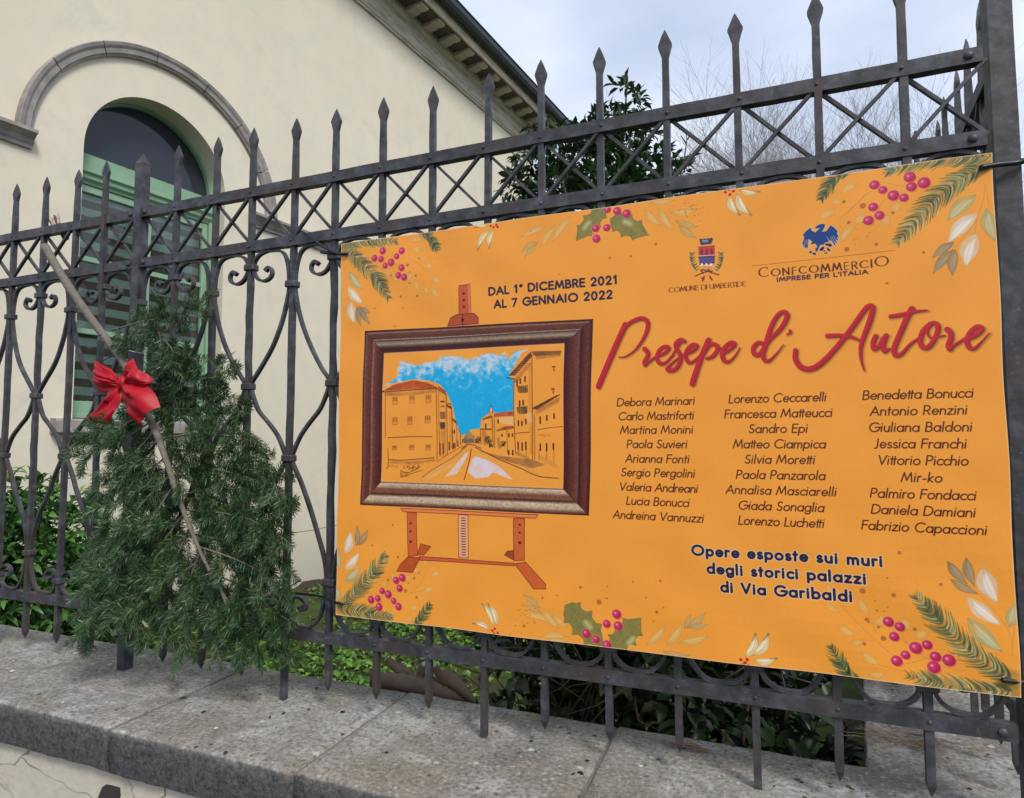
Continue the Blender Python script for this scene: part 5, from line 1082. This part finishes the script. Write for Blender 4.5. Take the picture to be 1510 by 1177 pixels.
# laurel hedge by the facade (left)
def place_blobs(bl): # facade-local (t, offset out of the wall, z) -> world
    out = []
    c, s = math.cos(R(82.6)), math.sin(R(82.6))
    for t, off, z, rx, ry, rz in bl: out.append((BO[0]+c*t+s*off, BO[1]+s*t-c*off, z, rx, ry, rz))
    return out
hb = place_blobs([(1.15, .7, -.50, .36, .45, .58), (1.65, .7, -.42, .38, .45, .62), (2.1, .65, -.45, .36, .42, .58), (2.5, .6, -.62, .3, .36, .45), (1.55, .6, -.08, .28, .28, .24), (1.95, .65, -.10, .28, .28, .22)])
hx, hy = hb[2][0], hb[2][1]
hd = tag(empty('laurel_bush', (hx, hy, -1.12)), 'bright green leafy laurel bush growing low along the foot of the cream wall', 'bush')
V, F = clumps([(x-hx, y-hy, z+1.12, a, b_, c_) for x, y, z, a, b_, c_ in hb], 32, rg, per=8, L=.08, W=.036, spread=.08, shell=.5)
raw_mesh('leaves', V, F, LAUREL, hd)
woody('stems', [([(x-hx, y-hy, 0), (x-hx+.04, y-hy, .4), (x-hx+rg.normal()*.1, y-hy, .8)], [.015, .01, .004]) for x, y, *_ in hb for _k in range(4)], BARKD, hd)
# dense dark bush right behind the banner
bb = tag(empty('dark_bush', (1.2, .75, -1.12)), 'dark dense bush of stems and leaves filling the bed just behind the banner', 'bush')
blobs = [(1.0, .80, -.35, .30, .40, .62), (1.25, .72, -.32, .30, .40, .66), (1.48, .70, -.38, .26, .40, .62), (1.62, .62, -.60, .14, .36, .5), (.78, 1.0, -.45, .22, .35, .5), (1.25, .8, .35, .45, .4, .4), (1.0, .95, .1, .4, .4, .5)]
V, F = clumps([(x-1.2, y-.70, z+1.12, a, b_, c_) for x, y, z, a, b_, c_ in blobs], 30, rg, per=6, L=.062, W=.030, spread=.07, shell=.8)
raw_mesh('leaves', V, F, DARKLEAF, bb)
sg = []
for k in range(70):
    x0 = -.45+.85*rg.random(); y0 = -.25+.6*rg.random(); h = .6+rg.random()*1.0; a = rg.normal(0, .22, 4)
    r0 = .003+.006*rg.random()**2; sg.append(([(x0, y0, 0), (x0+a[0]*.4, y0+a[1]*.3, h*.35), (x0+a[0]*1.2, y0+a[1]*.5, h*.7), (x0+a[0]*1.2+a[2]*.7, y0+a[3]*.6, h)], [r0, r0*.9, r0*.6, r0*.3]))
for k in range(60):
    p = np.array([-.45+.85*rg.random(), -.40+.3*rg.random(), .75+.35*rg.random()]); q_ = p+rg.normal(0, .10, 3)*(1.2, .5, .8); sg.append(([tuple(p), tuple((p+q_)/2+rg.normal(0, .012, 3)), tuple(q_)], [.0022, .0018, .0008]))
woody('stems', sg, simple('dry_stems', (.12, .08, .055), .9, .5, 40), bb, 5)
b = MB(); b.box((1.2, .52, -1.02), (.95, .74, .2)); o = b.build('planting_bed', SOIL); tag(o, kind='structure')
# bare trees far off
def bare_tree(name, label, x, y, z0, H, seed, spreadf=.28):
    r = random.Random(seed); b = MB(); cnt = [0]
    def seg(p, q_, r0, r1):
        d = (q_-p); a = d.cross(Vector((.3, 1, .2))).normalized(); c = d.cross(a).normalized()
        R0 = [p+(a*math.cos(t)+c*math.sin(t))*r0 for t in (0, 2.09, 4.19)]; R1 = [q_+(a*math.cos(t)+c*math.sin(t))*r1 for t in (0, 2.09, 4.19)]
        b.rings([R0, R1], cap=False)
    def grow(p, d, L, rad, depth):
        n = 3
        for k in range(n):
            d2 = (d+Vector((r.gauss(0, .09), r.gauss(0, .09), r.gauss(0, .05)+.03))).normalized(); q_ = p+d2*(L/n); seg(p, q_, rad*(1-.25*k/n), rad*(1-.25*(k+1)/n)); p, d = q_, d2
            if depth > 0 and (k > 0 or depth < 4):
                for _ in range(2 if depth > 1 else 2):
                    ax = Vector((r.gauss(0, 1), r.gauss(0, 1), r.gauss(0, .3))).normalized()
                    nd = (d+ax*(.5+.35*r.random())).normalized(); nd.z = abs(nd.z)*.8+.12
                    grow(p, nd.normalized(), L*(.5+.25*r.random()), rad*.5, depth-1)
        if depth > 0: grow(p, d, L*.72, rad*.62, depth-1)
    t = tag(empty(name, (x, y, z0)), label, 'bare tree', 'leafless trees far behind the fence')
    grow(Vector((0, 0, 0)), Vector((0, 0, 1)), H*.39, H*.0042, 5)
    b.build('branches', TREEFAR, t); return t
for k, (u, vtop, Y, lab) in enumerate([(1092, 172, 27, 'leftmost leafless tree, faint and thin, seen through the fence cross bars'), (1172, 150, 25, 'leafless tree with an upright fan of twigs between the two middle far trees'), (1240, 158, 29, 'low leafless tree partly merged with its taller neighbours beyond the fence'), (1302, 138, 25, 'rightmost leafless tree, tallest and densest, beyond the fence top')]):
    p = aty(u, vtop, Y); bare_tree('bare_tree', lab, p.x, Y, -1.2, (p.z+1.2)*1.0, 11+k)
# nearer bare sapling
sp = tag(empty('bare_sapling', (1.24, 1.5, -1.12)), 'single bare budding sapling shoot showing just above the rail over the banner', 'sapling')
P_ = [aty(u, v, 1.5)-Vector((1.24, 1.5, -1.12)) for u, v in [(1003, 420), (1004, 330), (1003, 262), (1009, 235), (1013, 206), (1011, 192)]]
sgs = [([(P_[0].x, 0, 0)]+[tuple(p) for p in P_], [.007, .006, .005, .004, .003, .0025, .001])]
for c in ([(1007, 240), (1018, 226), (1030, 212)], [(1012, 212), (1004, 200)], [(1014, 206), (1017, 198)], [(1003, 258), (995, 246)]): sgs.append(([tuple(aty(u, v, 1.5)-Vector((1.24, 1.5, -1.12))) for u, v in c], [.003, .002, .001][:len(c)]))
woody('shoot', sgs, BARKD, sp, 5)
# low weeds on the lawn
n = 42000; PP = np.stack([rg.uniform(-3.1, 1.7, n), rg.uniform(.2, 8.2, n), np.full(n, -1.118)], 1)
m_ = (PP[:, 0] > -3.55+(PP[:, 1]+.49)*.13+.05); PP = PP[m_]; n = len(PP)
pat = np.sin(PP[:, 0]*3.1+2*np.sin(PP[:, 1]*1.7))+np.sin(PP[:, 1]*4.3+PP[:, 0]*2); keep = rg.random(n) < .55+.28*pat; PP = PP[keep]; n = len(PP); PP[:, 2] += rg.random(n)*.035
V, F = leaves(PP, np.stack([rg.normal(0, 1, n), rg.normal(0, 1, n), .35+.5*rg.random(n)], 1), .030+.035*rg.random(n), .022+.02*rg.random(n), rg, .3)
o = raw_mesh('lawn_weeds', V, F, WEED); tag(o, kind='stuff')
# heap of dark soil at the wall foot
c, s = math.cos(R(82.6)), math.sin(R(82.6)); b = MB(); hp = []
for i in range(13):
    for j in range(7):
        t = 4.5+i*.14; off = j*.09; h = .13*max(0, 1-((i-7)/6)**2)**.7*max(0, 1-j/6)**1.4*(.55+.45*math.sin(i*2.3)); hp.append((BO[0]+c*t+s*off, BO[1]+s*t-c*off, -1.13+h*(.7+.6*rg.random())))
b.add(hp, [(i*7+j, (i+1)*7+j, (i+1)*7+j+1, i*7+j+1) for i in range(12) for j in range(6)]); tag(b.build('soil_heap', SOIL, smooth=True), kind='structure')

# ------------------------------------------------------------------ fir top hung upside down on the fence
FB = tag(empty('fir_branch', (.03, -.045, .62)), 'cut fir tree top hung upside down on the iron fence, bare trunk up', 'fir branch')
FO_ = Vector((.03, -.045, .62))
def fp_(u, v, Y): return aty(u, v, Y)-FO_
trunk = [(66, 364, -.040), (92, 408, -.044), (120, 450, -.050), (152, 494, -.054), (185, 540, -.058), (212, 600, -.062), (235, 650, -.074), (262, 730, -.082), (283, 785, -.082), (304, 832, -.080), (322, 862, -.076), (338, 905, -.066)]
TS = spline([tuple(fp_(*p)) for p in trunk], 5); nT = len(TS)
rad = np.interp(np.linspace(0, 1, nT), [0, .1, .5, .72, 1], [.0115, .0108, .0086, .0046, .0018])*(1+RNG.normal(0, .035, nT))
b = MB(); b.tube([Vector(p) for p in TS], rad, 10)
for k in range(26):                                                # knots and branch stubs
    i = RNG.integers(3, nT-4); a = RNG.random()*6.28; d = Vector((math.cos(a), -abs(math.sin(a)), RNG.normal()*.4)).normalized(); p = Vector(TS[i]); b.tube([p+d*rad[i]*.6, p+d*(rad[i]+.004)], [rad[i]*.42, rad[i]*.22], 6)
b.build('trunk', BARK, FB, smooth=True)
p0, p1 = Vector(TS[0]), Vector(TS[1]); d = (p0-p1).normalized()
b = MB(); b.tube([p0-d*.001, p0+d*.0015, p0+d*.004], [.0112, .0108, .006], 10); b.build('cut_face', CUT, FB)
# splintered stub wedged behind the top rail
sw = tag(empty('splintered_stub', tuple(aty(80, 330, .014))), 'small splintered piece of pale broken wood wedged behind the top rail', 'wood splinter')
SO = aty(80, 330, .014); b = MB()
for (a0, b0, r0) in [((70, 316), (84, 340), .007), ((76, 322), (93, 348), .006), ((86, 314), (86, 336), .0045), ((80, 318), (78, 332), .004)]:
    A, B = aty(*a0, .016)-SO, aty(*b0, .016)-SO; b.tube([A, A*.7+B*.3, B], [r0*.25, r0, r0*.8], 5)
b.build('splinter', CUT, sw)
b = MB(); A, B = aty(80, 318, .018)-SO, aty(97, 352, .020)-SO; b.tube([A, (A+B)/2, B], [.003, .0085, .009], 7); b.build('bark_strip', BARKD, sw)

NV, NF, TWG = [], [], []; ncount = 0
def needles(P, rng, nl=.0178, step=.00085):
    """needles around a twig polyline P (n,3)"""
    global ncount
    seg = np.diff(P, axis=0); L = np.linalg.norm(seg, axis=1); cum = np.concatenate([[0], np.cumsum(L)]); tot = cum[-1]; n = max(6, int(tot/step))
    s = (np.arange(n)+rng.random(n))/n*tot; i = np.clip(np.searchsorted(cum, s, 'right')-1, 0, len(L)-1); o = P[i]+seg[i]*((s-cum[i])/L[i])[:, None]; T = nrm(seg[i])
    ref = nrm(np.cross(T, np.array([0, -1., .15]))); up = np.cross(ref, T)
    side = np.where(np.arange(n) % 2 == 0, 1., -1.); ang = rng.normal(.3, .38, n)
    d = ref*(side*np.cos(ang))[:, None]+up*np.sin(ang)[:, None]; fwd = .35+.5*(s/tot)[:, None]+rng.normal(0, .07, (n, 1))
    D = nrm(d+T*fwd); ln = nl*(.75+.4*rng.random(n))*np.interp(s/tot, [0, .15, .8, 1], [.7, 1, 1, .8]); W = .00085
    wv = nrm(np.cross(D, up+rng.normal(0, .5, (n, 3)))); cv = (T*.10+np.array([0, 0, -.05]))
    b0 = o-wv*W*.6; b1 = o+wv*W*.6; m0 = o+(D+cv*.5)*(ln*.55)[:, None]-wv*W; m1 = o+(D+cv*.5)*(ln*.55)[:, None]+wv*W; t = o+(D+cv)*ln[:, None]
    V = np.stack([b0, b1, m1, m0, t], 1).reshape(-1, 3); k = (np.arange(n)*5)[:, None]+ncount
    NV.append(V); NF.append(np.concatenate([k+np.array([[0, 1, 2]]), k+np.array([[0, 2, 3]]), k+np.array([[3, 2, 4]])], 0)); ncount += n*5
def twig(p, d, L, rng, lv=0):
    n = 6; P = [np.array(p)]; d = np.array(d, float)
    for k in range(n): d = nrm(d+np.array([0, 0, -.05])+rng.normal(0, .05, 3)); P.append(P[-1]+d*L/n)
    P = np.array(P); TWG.append((P, .0011+.0006*(lv == 0))); needles(P, rng)
    if lv == 0 and L > .05:
        for t in (.3, .5, .68, .85):
            i = int(t*n); s = -1 if rng.random() < .5 else 1
            for sd_ in ((s, -s) if rng.random() < .55 else (s,)):
                dd = P[min(i+1, n)]-P[i]; dd = nrm(dd); side = nrm(np.cross(dd, np.array([0, -1., 0.]))); nd = nrm(dd*.8+side*sd_*.8+np.array([0, rng.normal(0, .25), -.06])); twig(P[i], nd, L*(1.05-t)*(.6+.3*rng.random()), rng, 1)
BR = [  # photograph outline of each limb, depth at start and end, twig length
 ([(165, 487), (190, 480), (215, 473), (245, 470), (262, 466)], -.055, -.075, .050), ([(212, 474), (232, 470), (240, 452), (238, 446)], -.062, -.080, .040), ([(245, 470), (272, 462), (295, 447), (308, 436)], -.065, -.06, .042),
 ([(225, 476), (236, 495), (240, 525), (262, 548)], -.065, -.075, .050),
 ([(196, 560), (232, 540), (262, 530), (292, 528)], -.055, -.04, .055), ([(205, 585), (245, 568), (285, 560), (325, 556)], -.058, -.02, .060), ([(212, 600), (260, 590), (300, 582), (338, 585)], -.06, .01, .055), ([(240, 500), (255, 520), (250, 560), (262, 600)], -.07, -.05, .05), ([(290, 560), (315, 545), (328, 530)], -.01, .03, .045),
 ([(218, 612), (190, 622), (160, 634), (128, 646)], -.066, -.12, .056), ([(222, 622), (182, 648), (145, 664), (112, 672)], -.066, -.13, .052), ([(228, 636), (196, 670), (168, 694), (146, 712)], -.066, -.12, .052),
 ([(236, 650), (276, 640), (318, 632), (358, 636), (376, 648)], -.064, -.02, .058), ([(240, 664), (290, 664), (345, 668), (398, 692)], -.064, -.04, .062), ([(228, 640), (268, 616), (302, 606), (338, 606)], -.064, .02, .052), ([(246, 690), (300, 690), (352, 700), (400, 718)], -.064, -.06, .062),
 ([(242, 676), (205, 708), (176, 740), (150, 775)], -.066, -.12, .062), ([(252, 700), (214, 738), (180, 782), (140, 832)], -.066, -.14, .066), ([(256, 716), (220, 770), (182, 824), (128, 866)], -.066, -.15, .068),
 ([(262, 732), (306, 722), (352, 722), (402, 742), (414, 760)], -.064, -.05, .066), ([(270, 752), (322, 756), (368, 766), (412, 790)], -.062, -.08, .066), ([(272, 756), (236, 806), (204, 852), (160, 900), (122, 932)], -.064, -.13, .070),
 ([(280, 778), (252, 836), (222, 882), (196, 922)], -.062, -.11, .066), ([(284, 788), (330, 796), (376, 806), (418, 836)], -.062, -.05, .066), ([(292, 806), (340, 822), (382, 842), (414, 872)], -.060, -.08, .068),
 ([(296, 812), (276, 862), (256, 902), (240, 940)], -.062, -.10, .066), ([(304, 830), (292, 880), (280, 930), (266, 968)], -.060, -.09, .062), ([(312, 846), (352, 862), (388, 886), (412, 920)], -.06, -.05, .066),
 ([(320, 860), (322, 900), (318, 940), (322, 962)], -.058, -.09, .055), ([(324, 866), (346, 906), (362, 940), (376, 966)], -.058, -.07, .058), ([(330, 880), (372, 906), (398, 936), (408, 960)], -.055, -.04, .055), ([(300, 822), (260, 850), (214, 872), (172, 886), (128, 902)], -.06, -.14, .066),
 ([(262, 700), (240, 740), (222, 790), (206, 830)], -.06, -.02, .06), ([(276, 770), (300, 820), (330, 870), (352, 900)], -.055, .02, .06), ([(250, 680), (300, 730), (350, 780), (395, 830)], -.05, .03, .062), ([(240, 640), (200, 690), (160, 730), (128, 760)], -.05, .0, .05), ([(262, 716), (230, 790), (190, 850), (150, 880)], -.05, .0, .06),
 ([(336, 590), (352, 604), (346, 630)], .0, -.02, .04), ([(380, 700), (404, 712), (412, 740)], -.06, -.09, .045)]
rg = np.random.default_rng(21); LIMBS = []
for pts, y0, y1, tl in BR:
    n = len(pts); P = spline([tuple(fp_(u, v, y0+(y1-y0)*k/(n-1))) for k, (u, v) in enumerate(pts)], 7); LIMBS.append(P)
    seg = np.diff(P, axis=0); L = np.linalg.norm(seg, axis=1); cum = np.concatenate([[0], np.cumsum(L)]); tot = cum[-1]
    needles(P[int(len(P)*.35):], rg)
    s = .028 if tot > .1 else .012; sd_ = 1
    while s < tot:
        i = min(np.searchsorted(cum, s, 'right')-1, len(L)-1); p = P[i]; TT = nrm(seg[i]); side = nrm(np.cross(TT, np.array([0, -1., 0.])))*sd_; f = s/tot
        twig(p, TT*.75+side*(.75)+np.array([0, rg.normal(0, .35), -.12]), tl*(1.05+.7*rg.random())*(1.05-.4*f), rg); sd_ *= -1; s += .0215+.016*rg.random()*(1.6 if pts[0][1] < 700 else 1)
    twig(P[-1], nrm(seg[-1]), tl*.7, rg)
V = np.concatenate(NV); F = np.concatenate(NF)
o = raw_mesh('needles', V, F, NEEDLE, FB); o['kind'] = 'stuff'
b = MB()
for P in LIMBS: b.tube([Vector(p) for p in P], np.linspace(.0026, .0010, len(P)), 5)
b.build('limbs', BARK, FB, smooth=True)
b = MB()
for P, r0 in TWG: b.tube([Vector(p) for p in P[::2]], [r0, r0*.8, r0*.6, r0*.5][:len(P[::2])], 3)
o = b.build('twigs', TWIG, FB); o['kind'] = 'stuff'
# wire that ties the trunk to the fence
tie('wire_tie', 'thin black wire tie round the fir trunk just above the red bow', [T(141, 536, -.008), T(158, 529, -.03), T(170, 522, -.055), T(174, 516, -.072), T(184, 514, -.075), T(196, 516, -.055), T(206, 521, -.02)], .0014, BLACKP, 'wire', None)
tie('wire_tie', 'pale bent wire end sticking right from the tie above the bow', [T(176, 514, -.070), T(190, 517, -.066), T(208, 521, -.05), T(211, 519, -.04), T(211, 510, -.04)], .0012, WIRE, 'wire', None)

# ------------------------------------------------------------------ red satin bow
bow = tag(empty('ribbon_bow', tuple(T(184, 566, -.092))), 'red satin ribbon bow with two loops and two tails tied on the fir trunk', 'ribbon bow'); BWO = T(184, 566, -.092)
def petal(name, edgeA, edgeB, dA, dB, bulge=.014, folds=3, seed=0, n=26, m=22):
    g_ = lambda u, v: (184+(u-184)*1.07, 566+(v-566)*1.06); A = spline([tuple(T(*g_(u, v), y)) for (u, v), y in zip(edgeA, dA)], 8); B = spline([tuple(T(*g_(u, v), y)) for (u, v), y in zip(edgeB, dB)], 8)
    idx = np.linspace(0, len(A)-1, n+1).astype(int); jdx = np.linspace(0, len(B)-1, n+1).astype(int); r = random.Random(seed); V = []; F = []
    ph = r.random()*6
    for i in range(n+1):
        for j in range(m+1):
            s, t = i/n, j/m; p = A[idx[i]]*(1-t)+B[jdx[j*0+i]]*t
            f = math.sin(t*math.pi)*bulge*math.sin(min(1, s*1.15)*math.pi*.62)
            w_ = .0052*math.sin(t*math.pi*folds+ph+s*1.4)*(1.15-s*.5)+.0022*math.sin(t*17+s*9+ph)*(1-s*.4)+.0012*math.sin(s*14+t*5)
            V.append((p[0], p[1]-f-w_, p[2]+.0012*math.sin(s*8+t*6+ph)))
    k = len(V)
    V += [(x, y+.0007, z) for x, y, z in V]; ixx = lambda i, j: i*(m+1)+j
    for i in range(n):
        for j in range(m): F.append((ixx(i, j), ixx(i+1, j), ixx(i+1, j+1), ixx(i, j+1))); F.append((k+ixx(i, j), k+ixx(i, j+1), k+ixx(i+1, j+1), k+ixx(i+1, j)))
    V = [tuple(Vector(v)-BWO) for v in V]
    me = bpy.data.meshes.new(name); me.from_pydata(V, [], F); me.update(); me.polygons.foreach_set('use_smooth', [True]*len(me.polygons)); me.materials.append(REDSAT)
    o = bpy.data.objects.new(name, me); link(o); o.parent = bow; return o
Y0 = -.088
# left loop: front face and folded back face
petal('loop', [(182, 560), (165, 545), (150, 537), (145, 534)], [(182, 568), (168, 560), (152, 557), (144, 556)], [Y0, Y0-.012, Y0-.014, Y0-.010], [Y0, Y0-.022, Y0-.026, Y0-.020], .010, 2, 1)
petal('loop', [(182, 563), (165, 557), (152, 556), (144, 555)], [(183, 572), (172, 573), (158, 579), (149, 577)], [Y0-.004, Y0-.018, Y0-.026, Y0-.022], [Y0, Y0-.016, Y0-.012, Y0+.002], .012, 2, 2)
# right upper loop
petal('loop', [(183, 558), (184, 548), (189, 538), (196, 531)], [(188, 566), (202, 568), (214, 569), (223, 560)], [Y0, Y0-.012, Y0-.018, Y0-.010], [Y0, Y0-.016, Y0-.020, Y0-.006], .014, 3, 3)
petal('loop', [(188, 562), (198, 563), (210, 564), (222, 564)], [(188, 568), (198, 570), (210, 570), (220, 568)], [Y0-.006, Y0-.022, Y0-.026, Y0-.012], [Y0-.004, Y0-.02, Y0-.020, Y0-.01], .006, 1, 4)
# lower right wide loop / tail
petal('tail', [(187, 563), (200, 562), (218, 574), (232, 598)], [(181, 568), (184, 592), (193, 610), (207, 625)], [Y0-.004, Y0-.018, Y0-.020, Y0-.012], [Y0-.004, Y0-.016, Y0-.020, Y0-.014], .020, 3, 5)
# lower left forked tail
petal('tail', [(180, 566), (166, 575), (150, 594), (132, 613)], [(183, 572), (180, 592), (167, 614), (155, 633)], [Y0-.002, Y0-.010, Y0-.014, Y0-.006], [Y0-.004, Y0-.016, Y0-.018, Y0-.012], .012, 3, 6)
b = MB(); C0 = T(184, 565, Y0-.010)-BWO
pr = []
for k in range(9):
    a = math.pi*k/8; pr.append(k)
b.tube([C0+Vector((-.003, .004, .014)), C0+Vector((-.001, -.004, .008)), C0+Vector((0, -.006, 0)), C0+Vector((.001, -.004, -.008)), C0+Vector((.002, .004, -.013))], [.008, .0098, .0105, .0096, .007], 12); b.build('knot', REDSAT, bow, smooth=True)

# ------------------------------------------------------------------ cut limbs lying behind the wall edge
lg = tag(empty('cut_limb', (.78, .21, -.13)), 'brown cut shrub limb with short stubs lying against the back edge of the wall', 'log'); LO = Vector((.78, .21, -.13))
b = MB()
def limb(pts, rad, n=9): b.tube([Vector(p) for p in spline([tuple(T(u, v, Y)-LO) for u, v, Y in pts], 5)], np.interp(np.linspace(0, 1, (len(pts)-1)*5+1), np.linspace(0, 1, len(rad)), rad)*(1+RNG.normal(0, .05, (len(pts)-1)*5+1)), n)
limb([(553, 1003, .21), (585, 1006, .20), (620, 1012, .20), (650, 1022, .21), (690, 1036, .24)], [.020, .023, .023, .018, .010])
limb([(640, 1020, .26), (655, 1000, .24), (672, 1008, .24), (700, 1036, .23)], [.014, .019, .019, .006])
limb([(600, 1002, .22), (585, 985, .23), (572, 974, .24)], [.013, .012, .010]); limb([(612, 1005, .22), (598, 990, .23), (590, 982, .24)], [.011, .010, .008]); limb([(618, 1004, .21), (622, 988, .21), (626, 980, .21)], [.011, .011, .010])
limb([(655, 1000, .23), (645, 990, .22), (640, 982, .21)], [.010, .009, .008]); limb([(560, 1000, .2), (548, 994, .2), (545, 990, .2)], [.010, .008, .003])
b.build('limb', LIMBB, lg, smooth=True)
for (u, v, Y, r) in [(571.5, 973, .241, .009), (626.5, 979, .209, .009), (640, 981, .209, .0072)]:
    c = MB(); p = T(u, v, Y)-LO; c.tube([p+Vector((0, 0, -.001)), p+Vector((0, -.001, .0015))], [r, r*.9], 9); c.build('cut_face', CUT, lg)
# crumbs, chips and dry twigs on the coping
rg = np.random.default_rng(5)
def flecks(pts, smin, smax, mat, name):
    V, F = [], []
    for (x, y, z) in pts:
        s = smin+(smax-smin)*rg.random()**2; n = 6; a0 = rg.random()*6.28; el = .4+.6*rg.random(); k = len(V)
        for i in range(n): a = i*6.283/n; r = s*(.7+.6*rg.random()); px_, py_ = math.cos(a)*r, math.sin(a)*r*el; V.append((x+px_*math.cos(a0)-py_*math.sin(a0), y+px_*math.sin(a0)+py_*math.cos(a0), z+.0006))
        V.append((x, y, z+.001+s*.28))
        for i in range(n): F.append((k+i, k+(i+1) % n, k+n))
    return raw_mesh(name, V, F, mat)
def onwall(u, v): p = atz(u, v, WZ); return (p.x, p.y, p.z)
pts = [onwall(*p) for p in [(332, 1110), (270, 1029), (359, 1028), (398, 1058), (418, 1052), (455, 1046), (467, 1015), (505, 1050), (783, 1093), (857, 1140), (1175, 1150), (1182, 1154), (1250, 1160), (1256, 1164), (1457, 1113), (1430, 1164), (845, 1142), (885, 1108), (866, 1122), (300, 1050), (505, 1083), (570, 1110)]]
o = flecks(pts, .004, .008, LITTER, 'leaf_litter'); tag(o, kind='stuff')
pts = [(rg.uniform(-1.2, 1.9), rg.uniform(-.22, .12), WZ+.0005) for _ in range(420)]
o = flecks(pts, .0006, .0026, LITTER, 'leaf_litter'); tag(o, kind='stuff')
pts = [onwall(*p) for p in [(318, 1074), (356, 1087), (93, 1036), (158, 1036), (20, 975), (18, 990), (50, 1004), (283, 1035), (690, 1012), (505, 1047), (945, 1130), (1060, 1145)]]+[(rg.uniform(-1.2, 1.9), rg.uniform(-.22, .12), WZ+.0005) for _ in range(130)]
o = flecks(pts[:12], .003, .006, CHIP, 'pale_chips'); tag(o, kind='stuff'); o = flecks(pts[12:], .0005, .0022, CHIP, 'pale_chips'); tag(o, kind='stuff')
def twigs_at(cx, cy, n, sx, sy, seed, label):
    r = np.random.default_rng(seed); b = MB()
    for _ in range(n):
        x, y = cx+r.normal()*sx, cy+r.normal()*sy; a = r.normal()*.35; L = .012+.03*r.random(); z = WZ+.002+.004*r.random()
        b.tube([(x-math.cos(a)*L, y-math.sin(a)*L*.6, z), (x, y+r.normal()*.004, z+.003*r.random()), (x+math.cos(a)*L, y+math.sin(a)*L*.6, z)], [.0005, .0008, .0004], 4)
    tag(b.build('dry_twigs', simple('dry_twigs', (.20, .12, .07), .9, .5, 50)), kind='stuff')
p = onwall(1012, 1108); twigs_at(p[0], p[1]+.008, 20, .018, .005, 1, ''); p = onwall(1330, 1093); twigs_at(p[0], p[1], 34, .05, .018, 2, '')
